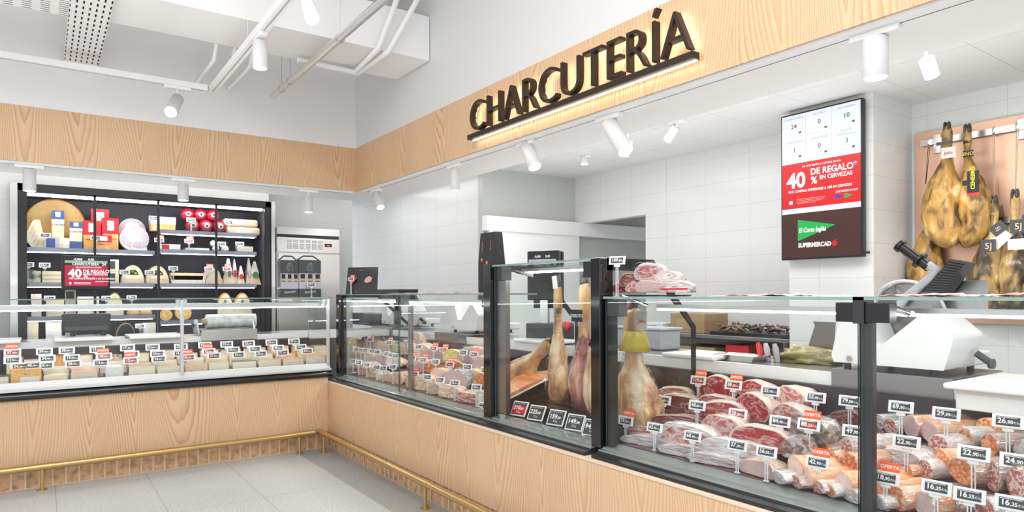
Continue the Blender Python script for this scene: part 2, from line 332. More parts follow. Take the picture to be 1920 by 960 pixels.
# perforated cable trays
m = bpy.data.materials.new('perforated'); m.use_nodes = True; M['perforated'] = m
nt = m.node_tree; pb = nt.nodes['Principled BSDF']; pb.inputs['Base Color'].default_value = (.82, .82, .82, 1); pb.inputs['Roughness'].default_value = .5
tc = N(m, 'ShaderNodeTexCoord'); sp = N(m, 'ShaderNodeSeparateXYZ'); LK(m, tc.outputs['UV'], sp.inputs[0])
def slot(o_, per, duty): return math_(m, 'LESS_THAN', math_(m, 'FRACT', math_(m, 'MULTIPLY', o_, 1/per)), duty)
a = math_(m, 'MULTIPLY', slot(sp.outputs[0], .085, .52), slot(sp.outputs[1], .032, .28))
tr = N(m, 'ShaderNodeBsdfTransparent'); mxs = N(m, 'ShaderNodeMixShader'); LK(m, a, mxs.inputs[0]); LK(m, pb.outputs[0], mxs.inputs[1]); LK(m, tr.outputs[0], mxs.inputs[2])
LK(m, mxs.outputs[0], nt.nodes['Material Output'].inputs[0])
def uv_plan(o, axis):
    uv = o.data.uv_layers.new(name='u')
    for p in o.data.polygons:
        for li in p.loop_indices:
            v = o.data.vertices[o.data.loops[li].vertex_index].co; n = p.normal
            u_ = v.y if axis == 'y' else v.x
            w_ = v.z if abs(n.z) < .5 else (v.x if axis == 'y' else v.y)
            uv.data[li].uv = (u_, w_)
def ptray(x0, x1, y0, y1, z, axis, lab):
    b = MB(); b.flatonly = True; h = .06
    if axis == 'y':
        b.quad((x0, y0, z), (x1, y0, z), (x1, y1, z), (x0, y1, z)); b.quad((x0, y0, z), (x0, y0, z+h), (x0, y1, z+h), (x0, y1, z)); b.quad((x1, y0, z), (x1, y0, z+h), (x1, y1, z+h), (x1, y1, z))
    else:
        b.quad((x0, y0, z), (x1, y0, z), (x1, y1, z), (x0, y1, z)); b.quad((x0, y0, z), (x1, y0, z), (x1, y0, z+h), (x0, y0, z+h)); b.quad((x0, y1, z), (x1, y1, z), (x1, y1, z+h), (x0, y1, z+h))
    o = b.build('cable_tray', 'perforated'); uv_plan(o, axis); so = o.modifiers.new('s', 'SOLIDIFY'); so.thickness = .002
    c = MB(); c.box(x0+.004, x1-.004, y0+.004, y1, z+.010, z+.045) if axis == 'y' else c.box(x0, x1-.004, y0+.004, y1-.004, z+.010, z+.045)  # dark slab added over the tray base to imitate shade behind the slots
    c.build('slot_shade_slab', 'dark_grey', o); return tag(o, lab, 'cable tray')
ptray(.13, .33, 3.7, 5.69, 2.89, 'y', 'white perforated cable tray running back to the wall above the fascia')
ptray(-3.5, .13, 4.42, 4.66, 2.90, 'x', 'white perforated cable tray coming in from the side to join the other tray')

# ---------------- wooden counter fronts, brick plinth, rails ----------------
r = root('pine_counter', (0, 5.4, 0), 'pale pine counter front with brick plinth under the cheese case', 'counter')
b = MB(); b.box(-5, 1.94, 5.39, 5.95, .135, .585); b.build('wood_panel', 'wood_x', r, world=True)
b = MB(); b.box(-5, 1.945, 5.41, 5.94, 0, .135); b.build('brick_plinth', 'brick_x', r, world=True)
r = root('pine_counter', (1.95, 3, 0), 'pale pine counter front with brick plinth under the meat cases', 'counter')
b = MB(); b.box(1.94, 2.75, -.6, 5.385, .135, .543); b.build('wood_panel', 'wood_y', r, world=True)
b = MB(); b.box(1.937, 2.06, -.6, 5.39, .543, .553); b.build('edge_strip', 'wood_edge', r, world=True)
b = MB(); b.box(1.95, 2.75, -.6, 5.405, 0, .135); b.build('brick_plinth', 'brick_y', r, world=True)
def railing(axis, c0, a0, a1, feet, label):
    r = root('foot_rail', (c0, (a0+a1)/2, 0) if axis == 'y' else ((a0+a1)/2, c0, 0), label, 'rail')
    P = (lambda a, z, d=0: (c0+d, a, z)) if axis == 'y' else (lambda a, z, d=0: (a, c0+d, z))
    b = MB(); b.cyl(P(a0, .152), P(a1, .152), .0215, n=20); b.build('tube', 'brass', r, world=True)
    for a in feet:
        b = MB(); b.cyl(P(a-.05, .152), P(a+.05, .152), .0235, n=20); b.build('sleeve', 'brass', r, world=True)
        b = MB(); b.cyl(P(a, .005), P(a, .14), .0115, n=12); f_ = b.build('post', 'brass', r, world=True)
        b = MB(); b.cyl(P(a, 0), P(a, .006), .03, n=18)
        g_ = Vector(P(a, .006)); e = Vector(P(a, .006, .028 if axis == 'y' else .028)); b.add([g_+Vector((0, 0, .035)), g_, e], [(0, 1, 2)]); b.build('foot_plate', 'brass', r, world=True)
railing('x', 5.32, -5, 1.80, (0.0, 1.68), 'brass foot rail running along the floor before the cheese counter')
railing('y', 1.85, -.6, 5.36, (5.24, 3.51, 1.78), 'brass foot rail running along the floor before the meat counter')
# ---------------- glass plates and display cases ----------------
def plate(name, x0, x1, y0, y1, z0, z1, parent, gm='glass', em='glass_edge'):
    b = MB(); b.box(x0, x1, y0, y1, z0, z1); d = (x1-x0, y1-y0, z1-z0); k = d.index(min(d)); area_ = {0: (4, 5), 1: (2, 3), 2: (0, 1)}[k]
    b.mi = [0 if i in area_ else 1 for i in range(6)]
    return b.build(name, [gm, em], parent, world=True)
# cheese case (left run)
r = root('cheese_display_case', (.5, 5.5, .6), 'long glass display case filled with cheeses on the pine counter', 'display case')
X0, X1 = -5, 1.965
b = MB(); b.prism([(5.375, .586), (5.362, .596), (5.356, .612), (5.362, .630), (5.385, .638), (5.45, .638), (5.45, .586)], 'x', X0, X1, True); b.build('bumper', 'black_gloss', r, world=True)
b = MB(); b.prism([(5.39, .638), (5.372, .643), (5.372, .654), (5.40, .660), (5.45, .660), (5.45, .638)], 'x', X0, X1); b.build('trim_strip', 'alu', r, world=True)
b = MB(); b.prism([(5.405, .660), (5.42, .697), (5.455, .697), (5.455, .660)], 'x', X0, X1); b.build('glass_channel', 'white_gloss', r, world=True)
b = MB(); b.prism([(5.455, .64), (5.455, .675), (5.94, .73), (5.94, .64)], 'x', X0, X1); b.build('deck', 'deck_dark', r, world=True)
b = MB(); b.box(X0, X1, 5.94, 5.957, .64, .885); b.build('rear_panel', 'deck_dark', r, world=True)
for x0, x1 in ((-3, -.215), (-.205, .838), (.856, 1.945)): plate('front_glass', x0, x1, 5.428, 5.434, .695, 1.24, r, 'glass', 'glass_edge_dark')
for x0, x1 in ((-3, .842), (.850, 1.985)): plate('top_glass', x0, x1, 5.42, 5.84, 1.240, 1.248, r, 'glass_top')
plate('side_glass', 1.962, 1.968, 5.43, 5.955, .64, 1.24, r)
for x in (.847, 1.952): b = MB(); b.box(x-.011, x+.011, 5.405, 5.44, .68, 1.235); b.build('mullion', 'alu', r, world=True, bevel=.003)
for x0, x1 in ((.81, .842), (.852, .884), (1.915, 1.965)): b = MB(); b.box(x0, x1, 5.435, 5.475, 1.178, 1.238); b.build('glass_clamp', 'alu', r, world=True, bevel=.003)
b = MB(); b.box(X0, 1.95, 5.495, 5.53, 1.172, 1.208); lt = b.build('light_housing', 'alu', r, world=True, bevel=.008)
b = MB(); b.box(X0, 1.95, 5.50, 5.525, 1.165, 1.171); b.build('led_strip', 'led_left', lt)
bpy.data.objects[lt.name].children[0].location = (0, 0, 0)
# worktop behind the cheese case
r = root('worktop', (.3, 6.2, .9), 'white fronted steel worktop running behind the cheese case', 'worktop')
b = MB(); b.box(X0, 2.79, 5.985, 6.42, .89, .928); b.build('top', 'steel', r, world=True, bevel=.003)
b = MB(); b.box(X0, 2.76, 5.96, 5.985, .872, .930); b.build('front_edge', 'white_gloss', r, world=True)
b = MB(); b.box(X0, 1.9, 6.05, 6.40, 0, .89); b.build('cupboard', 'steel_dark', r, world=True)
# worktop behind the meat cases
r = root('worktop', (3.0, 2.5, .9), 'steel worktop with white front edge behind the meat cases', 'worktop')
b = MB(); b.box(2.80, 3.28, -.6, 6.42, .885, .925); b.build('top', 'steel', r, world=True, bevel=.003)
b = MB(); b.box(2.772, 2.80, -.6, 5.98, .872, .928); b.build('front_edge', 'white_gloss', r, world=True)
b = MB(); b.box(2.92, 3.2, -.6, 6.4, 0, .885); b.build('cupboard', 'steel_dark', r, world=True)

def meat_case(y0, y1, ztop, label, led, shelf=.40, deck='maroon', sill2='sill_green'):
    r = root('meat_display_case', (2.2, (y0+y1)/2, .6), label, 'display case')
    b = MB(); b.prism([(1.957, .553), (1.957, .567), (1.992, .572), (1.994, .579), (2.06, .585), (2.06, .553)], 'y', y0, y1); b.build('sill', 'sill_black', r, world=True)
    b = MB(); b.prism([(1.996, .580), (2.0, .584), (2.024, .586), (2.026, .591), (2.10, .600), (2.10, .580)], 'y', y0, y1); b.build('glass_channel', sill2, r, world=True)
    b = MB()
    st = [(2.10, .58), (2.10, .602), (2.32, .618), (2.32, .665), (2.54, .68), (2.54, .735), (2.74, .75), (2.74, .58)]
    b.prism(st, 'y', y0+.02, y1-.02); b.build('deck', deck, r, world=True)
    b = MB(); b.box(2.742, 2.760, y0+.02, y1-.02, .58, .872); b.build('rear_panel', 'deck_dark', r, world=True)
    plate('top_glass', 2.03, 2.03+shelf, y0, y1, ztop-.009, ztop, r, 'glass_top')
    if led:
        b = MB(); b.box(led[0]-.012, led[0]+.02, led[2], led[3], led[1]+.006, led[1]+.022); lt = b.build('light_housing', 'alu', r, world=True)
        b = MB(); b.box(led[0]-.010, led[0]+.008, led[2], led[3], led[1]-.003, led[1]+.005); b.build('led_strip', 'led', lt)
    return r
def side_panel(r, y, ztop, zk, name='side_panel', g='glass', xs=2.36, w_=.026):
    y0, y1 = y-.005, y+.005
    b = MB(); b.prism([(2.045, .60), (2.045, ztop-.012), (xs, ztop-.012), (2.66, zk), (2.66, .94), (2.74, .9), (2.74, .60)], 'y', y-.003, y+.003); b.build(name, g, r, world=True)
    b = MB()
    b.prism([(2.045, ztop), (xs+.012, ztop), (xs, ztop-w_), (2.045, ztop-w_)], 'y', y0, y1)
    b.prism([(xs+.012, ztop), (2.675, zk+.005), (2.648, zk-.002), (xs, ztop-w_)], 'y', y0, y1)
    b.prism([(2.675, zk+.005), (2.675, .87), (2.648, .87), (2.648, zk-.002)], 'y', y0, y1)
    b.prism([(2.045, .6), (2.045, ztop), (2.049+w_, ztop), (2.049+w_, .6)], 'y', y0, y1)
    return b.build(name+'_frame', 'panel_black', r, world=True)
def post(r, ya, yb, zt, name='post', mt='black_gloss', x0=2.015, x1=2.062):
    b = MB(); b.box(x0, x1, ya, yb, .585, zt); return b.build(name, mt, r, world=True, bevel=.003)
# case 1
c1 = meat_case(3.12, 5.37, 1.274, 'glass display case full of cooked hams beside the counter corner', (2.12, 1.214, 3.15, 5.30), .36, 'deck_dark')
for a, e in ((4.26, 5.34), (3.125, 4.245)): plate('front_glass', 2.040, 2.046, a, e, .588, 1.262, c1, 'glass', 'glass_edge_dark')
post(c1, 5.345, 5.40, 1.272); post(c1, 4.175, 4.215, 1.20, 'inner_post', 'steel_dark', 2.09, 2.115)
for ya, yb in ((4.27, 4.32), (4.19, 4.25), (3.13, 3.19)): b = MB(); b.box(2.046, 2.09, ya, yb, 1.195, 1.262); b.build('glass_clamp', 'dark_grey', c1, world=True, bevel=.002)
side_panel(c1, 5.33, 1.27, .99)
# case 2
c2 = meat_case(2.215, 3.11, 1.43, 'taller black framed display case with whole hams standing inside', (2.2, 1.387, 2.26, 3.0), .33, 'panel_black')
plate('front_glass', 2.040, 2.046, 2.24, 3.05, .588, 1.42, c2, 'glass', 'glass_edge_dark')
post(c2, 3.055, 3.125, 1.435); post(c2, 2.175, 2.235, 1.43)
b = MB(); b.box(2.046, 2.11, 2.985, 3.05, 1.345, 1.418); b.build('glass_clamp', 'dark_grey', c2, world=True); b = MB(); b.box(2.046, 2.11, 2.24, 2.32, 1.345, 1.418); b.build('glass_clamp', 'dark_grey', c2, world=True)
side_panel(c2, 3.075, 1.43, 1.10, w_=.035); side_panel(c2, 2.19, 1.43, 1.10, w_=.055)
b = MB(); b.box(2.046, 2.075, 2.95, 3.05, .62, 1.34); b.build('side_post', 'steel_dark', c2, world=True)
def arm(r, a, c, x, x2):
    p, q = PX(*a, x), PX(*c, x2); b = MB(); b.tube([p, p.lerp(q, .45), p.lerp(q, .46), q], [.006, .006, .009, .009], 10); o = b.build('glass_strut', 'chrome', r, world=True)
arm(c2, (942, 503), (999, 517), 2.08, 2.16)
# case 3
c3 = meat_case(-.4, 2.17, 1.257, 'large glass display case heaped with cured hams and sausages', (2.2, 1.200, -.3, 2.0), .42)
for a, e in ((1.05, 2.165), (-.4, 1.04)): plate('front_glass', 2.040, 2.046, a, e, .588, 1.245, c3, 'glass', 'glass_edge_dark')
post(c3, 1.012, 1.052, 1.19, 'post', 'sill_black', 2.05, 2.08)
b = MB(); b.box(2.036, 2.085, .955, 1.118, 1.180, 1.240); b.build('glass_clamp', 'black', c3, world=True, bevel=.003)
b = MB(); b.box(2.030, 2.09, 1.026, 1.06, 1.176, 1.258); b.build('glass_clamp', 'black_gloss', c3, world=True)
b = MB(); b.box(2.046, 2.10, 2.09, 2.165, 1.17, 1.245); b.build('glass_clamp', 'dark_grey', c3, world=True, bevel=.003)
b = MB(); b.box(2.046, 2.07, 2.12, 2.17, .60, 1.17); b.build('side_post', 'sill_black', c3, world=True)
arm(c3, (1166, 554), (1214, 574), 2.09, 2.16); arm(c3, (1657, 570), (1704, 588), 2.09, 2.18)

# ---------------- refrigerated cheese cabinet ----------------
YC = 7.3
cab = root('cheese_cabinet', (.91, 7.4, 0), 'tall black refrigerated cabinet with four glass doors and shelves of cheese', 'cabinet')
m = mat('pegboard', (.05, .045, .06), .5); tc = N(m, 'ShaderNodeNewGeometry'); sp = N(m, 'ShaderNodeSeparateXYZ'); LK(m, tc.outputs['Position'], sp.inputs[0])
def cell(o_): return math_(m, 'ABSOLUTE', math_(m, 'SUBTRACT', math_(m, 'FRACT', math_(m, 'MULTIPLY', o_, 36)), .5))
dd = math_(m, 'LESS_THAN', math_(m, 'ADD', math_(m, 'POWER', cell(sp.outputs[0]), 2), math_(m, 'POWER', cell(sp.outputs[2]), 2)), .022)
mx = N(m, 'ShaderNodeMix', data_type='RGBA'); LK(m, dd, mx.inputs[0]); mx.inputs[6].default_value = (.075, .066, .085, 1); mx.inputs[7].default_value = (.004, .004, .004, 1); LK(m, mx.outputs[2], bc(m))
mat('cab_side', (.10, .095, .11), .4)
b = MB(); b.box(-.17, 1.99, 7.86, 7.90, .3, 2.24); b.build('back_panel', 'pegboard', cab, world=True)
b = MB(); b.box(-.17, -.145, 7.32, 7.86, .3, 2.24); b.box(1.965, 1.99, 7.32, 7.86, .3, 2.24); b.box(-.17, 1.99, 7.32, 7.9, 2.2, 2.255); b.build('housing', 'cab_side', cab, world=True)
b = MB(); b.box(-.17, -.115, 7.27, 7.32, .2, 2.26); b.box(1.945, 1.995, 7.27, 7.32, .2, 2.26); b.box(-.17, 1.995, 7.27, 7.32, 2.20, 2.262); b.build('frame', 'black', cab, world=True)
b = MB(); b.box(-.17, 1.99, 7.25, 7.86, .0, .3); b.build('base', 'dark_grey', cab, world=True)
xb = [-.115, PY(178, 450, YC).x, PY(297, 450, YC).x, PY(405, 450, YC).x, 1.945]
for i in range(4):
    d = MB(); x0, x1 = xb[i], xb[i+1]; w_ = .011
    d.box(x0, x0+w_, 7.275, 7.30, .3, 2.2); d.box(x1-w_, x1, 7.275, 7.30, .3, 2.2); d.box(x0, x1, 7.275, 7.30, 2.185, 2.2); d.box(x0, x1, 7.275, 7.30, .3, .32)
    dr = d.build('door', 'black', cab, world=True)
    g_ = MB(); g_.box(x0+w_, x1-w_, 7.285, 7.29, .32, 2.185); g_.build('door_glass', 'door_glass', dr)
SH = {}   # shelf heights (top surface) for left and right bays
for key, xa, xc, pys, pr in (('L', -.14, xb[2]-.02, (466, 531, 594, 640), 110), ('R', xb[2]+.02, 1.88, (436, 471, 533, 600), 400)):
    SH[key] = []
    for k, py in enumerate(pys):
        z = PY(pr, py, 7.40).z; SH[key].append(z)
        b = MB(); b.box(xa, xc, 7.40, 7.85, z-.022, z); b.prism([(7.385, z+.006), (7.40, z+.006), (7.40, z-.034), (7.385, z-.034)], 'x', xa, xc); s_ = b.build('shelf', 'steel_blue' if 'steel_blue' in M else (mat('steel_blue', (.30, .31, .38), .3, .5) and 'steel_blue'), cab, world=True)
        b = MB(); b.box(xa+.02, xc-.02, 7.392, 7.415, z-.041, z-.035); b.build('led_strip', 'led_soft', s_)
b = MB(); b.box(-.1, 1.93, 7.335, 7.39, 2.17, 2.198); b.build('led_strip', 'led_soft', cab, world=True)
# steel end columns
for x0, x1, lab in ((-.222, -.172, 'narrow stainless upright beside the grey wall at the far end of the cabinet'), (1.996, 2.036, 'narrow stainless upright between the black cabinet and the steel fridge')):
    b = MB(); b.box(x0, x1, 7.24, 7.315, 0, 2.262); tag(b.build('steel_upright', 'steel'), lab, 'upright')
# stainless fridge
r = root('steel_fridge', (2.38, 7.5, 0), 'stainless upright fridge with ventilation grille and small red display', 'fridge')
fx0, fx1 = PY(520, 430, 7.2).x, PY(636, 430, 7.2).x; zt = PY(578, 428, 7.2).z
def fz(py): return PY(578, py, 7.2).z
b = MB(); b.box(fx0, fx1, 7.22, 7.69, 0, zt); b.build('body', 'steel', r, world=True, bevel=.004)
b = MB(); b.box(fx0, fx1, 7.19, 7.22, fz(441), zt); b.build('top_panel', 'steel', r, world=True)
b = MB(); b.box(fx0, fx1, 7.205, 7.22, fz(447), fz(441)); b.build('gap', 'black', r, world=True)
b = MB(); b.box(fx0, fx1, 7.185, 7.22, fz(474), fz(447)); gp = b.build('grille_panel', 'steel', r, world=True, bevel=.003)
b = MB()
for i in range(30):
    for j in range(6):
        if i % 5 == 4: continue
        x = fx0+.10+i*.0135; z = fz(450)-.012-j*.0155-(.008 if j > 1 else 0); b.box(x, x+.007, 7.184, 7.186, z-.0045, z+.0045)
b.build('vent_holes', 'black', gp)
b = MB(); b.box(fx1-.17, fx1-.09, 7.180, 7.19, fz(462), fz(456)); dd_ = b.build('display', 'black', gp)
b = MB(); b.text('-0.5', (fx1-.15, 7.179, fz(461)), (1, 0, 0), (0, 0, 1), .016); b.build('digits', 'digits' if 'digits' in M else (mat('digits', (.8, .05, .1), emit=(1, .05, .15), es=2) and 'digits'), r, world=True)
b = MB(); b.box(fx0+.01, fx1, 7.18, 7.215, .15, fz(476)); dr = b.build('door', 'steel', r, world=True, bevel=.004)
b = MB(); b.cyl((fx0+.34, 7.18, fz(470)), (fx0+.34, 7.172, fz(470)), .012); b.build('lock', 'chrome', r, world=True)
# dispenser on the grey wall
b = MB(); b.box(-.62, -.315, 7.18, 7.32, 1.42, 1.74); o = b.build('dispenser', 'plastic_white', bevel=.03); tag(o, 'white wall dispenser hanging beside the cheese cabinet', 'dispenser')
b = MB(); b.box(-.50, -.33, 7.2, 7.3, 1.38, 1.43); k = b.build('outlet', 'plastic_white', o)
# ---------------- track spotlights ----------------
def spot_fixture(p, q, dpx, track, label, group, lit=True, power=0, cd=None):
    p, q = Vector(p), Vector(q); mid = (p+q)/2; D = mid.x*S_+mid.y*C_; rad = dpx*D/F/2; ax = (q-p).normalized()
    r = root('track_spotlight', (p.x, p.y, p.z), label, 'spotlight', group)
    b = MB(); n = 28
    b.tube([p, p+ax*.001, p+(q-p)*.985, q], [rad*.93, rad, rad, rad*.97], n); b.build('lamp_head', 'lamp_white', r, world=True)
    b = MB(); b.tube([q-ax*.001, q+ax*.0015], rad*.86, n); b.build('lens', 'lamp_glow' if lit else 'white_gloss', r, world=True)
    top = Vector((p.x, p.y, track)); 
    b = MB(); b.tube([top, top.lerp(p, .9), p.lerp(q, .12)], .008, 10); b.build('stem', 'white', r, world=True)
    b = MB()
    if group.endswith('left run') or cd == 'x': b.box(top.x-.085, top.x+.085, top.y-.02, top.y+.02, track-.022, track)
    else: b.box(top.x-.02, top.x+.02, top.y-.085, top.y+.085, track-.022, track)
    b.build('track_adapter', 'white', r, world=True, bevel=.003)
    if power:
        l = bpy.data.lights.new('spot_lamp', 'SPOT'); l.energy = power; l.spot_size = radians(75); l.spot_blend = .6; l.shadow_soft_size = rad*.8; l.color = (1, .98, .95)
        o = bpy.data.objects.new('spot_lamp', l); COL.objects.link(o); o.location = q+ax*.01; o.rotation_euler = ax.to_track_quat('-Z', 'Y').to_euler()
    return r
gR, gL, gH, gI = 'white spotlights under the soffit of the meat run', 'white spotlights under the soffit of the left run', 'white spotlights on the suspended hall track', 'white spotlights on the staff area ceiling'
for i, (px, a, b_, d, dx, lab) in enumerate([(56, 318, 358, 21, 0, 'white track spotlight hanging in front of the cabinet corner with the orange cheese wheel'), (344, 345, 376, 19, 0, 'white track spotlight hanging before the third door of the cheese cabinet'), (579, 367, 398, 15, 0, 'white track spotlight hanging above the stainless fridge')]):
    spot_fixture(PY(px, a, 5.765), PY(px+dx, b_, 5.765), d, 2.186, lab, gL, power=7)
for px, a, p2, b_, d, lab, pw in [(706, 361, 714, 389, 15, 'small tilted white spotlight nearest the wooden corner of the fascia', 7), (854, 318, 854, 357, 17, 'upright white spotlight below the start of the shop sign', 9),
        (988, 271, 1004, 313, 26, 'tilted white spotlight with glowing lens under the middle of the sign', 9), (1143, 231, 1174, 283, 32, 'large tilted white spotlight under the end of the sign', 9), (1643, 72, 1643, 146, 44, 'largest white spotlight hanging straight down above the screen', 10)]:
    spot_fixture(PX(px, a, 2.385), PX(p2, b_, 2.385), d, 2.186, lab, gR, power=pw)
for px, a, p2, b_, d, x, lab in [(1270, 238, 1252, 264, 17, 4.3, 'small white spotlight turned away on the tiled ceiling before the side wall'), (1097, 287, 1097, 308, 15, 4.6, 'small upright white spotlight glowing on the far tiled ceiling'),
        (968, 316, 968, 341, 15, 4.6, 'small white spotlight glowing above the sliding door'), (1738, 110, 1752, 150, 26, 4.0, 'white spotlight aimed at the wall of hanging hams'), (1178, 262, 1170, 292, 22, 4.2, 'white spotlight glowing on the tiled ceiling behind the large tilted one')]:
    p = PX(px, a, x); q = PX(p2, b_, x)
    if px == 1738: q = p+Vector((.075, 0, -.085))
    spot_fixture(p, q, d, 2.7, lab, gI, lit=px not in (1270,), power=26 if px == 1738 else 6, cd=None)
for p, q, d, lab in [(PY(334, 186, 5.215), PY(321, 210, 5.0), 22, 'white spotlight on the suspended track in front of the upper back wall'), (PX(489, 78, 1.02), PX(489, 128, 1.02), 27, 'white spotlight hanging straight down from the suspended track'), (PX(572, -8, 1.02), PX(587, 34, .98), 27, 'tilted white spotlight at the top edge on the suspended track')]:
    spot_fixture(p, q, d, 2.75, lab, gH, power=6, cd='x' if '(0' in lab or 'back wall' in lab else None)

# ---------------- illuminated shop sign ----------------
XS = 2.245
yl, yr = PX(877, 250, XS).y, PX(1300, 100, XS).y; zb = PX(900, 246, XS).z; zt = PX(1290, 97, XS).z; zline = (zb+zt)/2
sg = root('shop_sign', (XS, (yl+yr)/2, zline), 'dark bronze illuminated sign reading CHARCUTERÍA on the pine fascia', 'sign')
word = 'CHARCUTERÍA'; hcap = (PX(893, 189, XS).z-PX(893, 241, XS).z)*1.11
base = zline+.012; full = max(v[0] for v in glyphs(word, -.014, 0)[0]); k = hcap/.7; xs = ((yl-yr)-.03)/(full*k)
for i, ch in enumerate(word):
    off = max(v[0] for v in glyphs(word[:i+1], -.014, 0)[0])-max(v[0] for v in glyphs(ch, -.014, 0)[0])
    o = Vector((XS+.018, yl-.015-off*k*xs, base))
    b = MB(); b.text(ch, o, (0, -1, 0), (0, 0, 1), hcap, bold=-.014, depth=.018/k, xs=xs); L_ = b.build('letter', 'sign_bronze', sg, world=True)
    b = MB(); b.text(ch, o+Vector((.0205, 0, 0)), (0, -1, 0), (0, 0, 1), hcap, bold=-.03, xs=xs); b.build('halo_light', 'halo', L_)
b = MB(); b.box(XS, XS+.045, yr, yl, zline-.030, zline); ul = b.build('underline_bar', 'sign_bronze', sg, world=True)
b = MB(); b.box(XS+.035, XS+.044, yr+.01, yl-.01, zline-.034, zline-.030); b.build('halo_light', 'halo', ul)
for y in (yr+.1, (yl+yr)/2, yl-.1): b = MB(); b.box(XS+.04, 2.316, y-.008, y+.008, zline-.02, zline-.008); b.build('bracket', 'sign_bronze', sg, world=True)

# ---------------- wall screen ----------------
def em(name, c, s=1.0): return mat(name, tuple(x*.2 for x in c), .3, emit=c, es=s)
em('scr_white', (.80, .86, .93), .72); em('scr_red', (.72, .004, .008), .72); em('scr_brown', (.055, .018, .014), .8); em('scr_green', (.01, .42, .08), .8); em('scr_text', (.95, .95, .97), .8)
em('scr_blue', (.02, .06, .5), .8); em('scr_grey', (.42, .48, .55), .7); em('scr_dgreen', (.01, .16, .05), .7); em('scr_dred', (.35, .01, .04), .7); em('scr_black', (.01, .012, .012), .8); em('scr_crimson', (.52, .012, .05), .75); em('scr_mint', (.35, .55, .42), .7)
ty0, ty1, tz0, tz1, TX = 3.052, 2.412, 1.528, 2.66, 4.762
r = root('wall_screen', (4.78, 2.73, 1.53), 'tall portrait screen with queue numbers and a red beer promotion on the tiled column', 'screen')
b = MB(); b.box(TX+.003, TX+.05, ty1, ty0, tz0, tz1); b.build('housing', 'black', r, world=True, bevel=.006)
b = MB(); b.box(TX+.04, 4.84, ty1+.15, ty0-.15, tz0+.3, tz1-.3); b.build('wall_mount', 'dark_grey', r, world=True)
b = MB(); b.box(TX+.01, TX+.03, ty1-.035, ty1, tz0+.02, tz0+.035); b.build('sensor_knob', 'black', r, world=True)
m0 = .013; sy0, sy1, sz0, sz1 = ty0-m0, ty1+m0, tz0+m0, tz1-m0
def T(u, v, e=0): return Vector((TX-e, sy0+(sy1-sy0)*u, sz1-(sz1-sz0)*v))
def pan(bm_, u0, v0, u1, v1, e=0): bm_.quad(T(u0, v0, e), T(u1, v0, e), T(u1, v1, e), T(u0, v1, e))
scm = ['scr_white', 'scr_red', 'scr_brown', 'scr_grey', 'scr_text', 'scr_dgreen', 'scr_dred', 'scr_green', 'scr_blue', 'scr_black']
b = MB(); b.flatonly = True
b.cur = 0; pan(b, 0, 0, 1, .34); pan(b, 0, .655, 1, .69)
b.cur = 1; pan(b, 0, .34, 1, .655)
b.cur = 2; pan(b, 0, .69, 1, 1)
def tt(s, u, v, h, c, al='C', bold=0.0, xs=1.0): b.cur = c; b.text(s, T(u, v, .002), (0, -1, 0), (0, 0, 1), h, al, bold, xs=xs)
cells = [('CHARCUTERIA', '24', 6, '1'), ('FRUTERIA', '0', 5, '0'), ('PESCADERIA', '10', 5, '2'), ('CARNICERIA', '1', 5, '0'), ('PANADERIA', '0', 5, '2'), ('PLATOS|PREPARADOS', '3', 5, '0')]
for i, (t1, n_, c, q_) in enumerate(cells):
    u = .165+.335*(i % 3); v = .0+.165*(i//3)
    for j, s_ in enumerate(t1.split('|')): tt(s_, u, v+.032+.024*j-(.012 if '|' in t1 else 0), .0165, 3, 'C', .008)
    tt(n_, u, v+.095, .034, c, 'C', .012); tt(q_, u+.13, v+.135, .012, 3)
    b.cur = c; pan(b, u+.065, v+.122, u+.10, v+.135, .002)
    b.cur = 3
    for a in ((u-.155, v+.152, u+.155, v+.1535), (u+.155, v+.005, u+.158, v+.152)): pan(b, *a, .001)
tt('DEL 25 DE MARZO AL 5 DE ABRIL DE 2026', .52, .375, .0125, 4, 'C', .02, .9)
tt('40', .07, .508, .112, 4, 'L', .035, .95); tt('%', .39, .497, .052, 4, 'L', .03); tt('DE REGALO*', .385, .435, .046, 4, 'L', .03, .93); tt('EN CERVEZAS', .50, .475, .030, 4, 'L', .025, .93)
tt('POR COMPRAS SUPERIORES A 10€ EN CERVEZAS', .09, .545, .0185, 4, 'L', .025, .86)
tt('¿QUÉ NECESITAS HOY?', .70, .580, .014, 4, 'L', .02, .8)
for j in range(4): b.cur = 4; pan(b, .20, .592+.010*j, .20+(.38, .36, .33, .25)[j], .5935+.010*j, .002)
b.cur = 4; pan(b, .10, .60, .145, .625, .002)
b.cur = 8; b.add([T(.70, .59, .002), T(.70, .622, .002), T(.79, .604, .002)], [(0, 1, 2)]); b.cur = 7; b.add([T(.81, .59, .002), T(.81, .625, .002), T(.91, .606, .002)], [(0, 1, 2)])
b.cur = 7; b.add([T(.215, .735, .002), T(.215, .885, .002), T(.70, .79, .002)], [(0, 1, 2)])
b.cur = 4; b.text('El Corte Inglés', T(.23, .825, .004), (0, -1, 0), (0, .05, 1), .034, 'L', .03, shear=.25, xs=.74)
tt('SUPERMERCAD', .22, .928, .032, 4, 'L', .045, .84)
b.cur = 1; b.add([T(.685+.036*cos(t_*pi/6), .914+.0185*sin(t_*pi/6), .002) for t_ in range(12)], [tuple(range(12))])
b.cur = 7; b.add([T(.69, .893, .003), T(.715, .885, .003), T(.70, .896, .003)], [(0, 1, 2)])
b.build('display', scm, r, world=True)

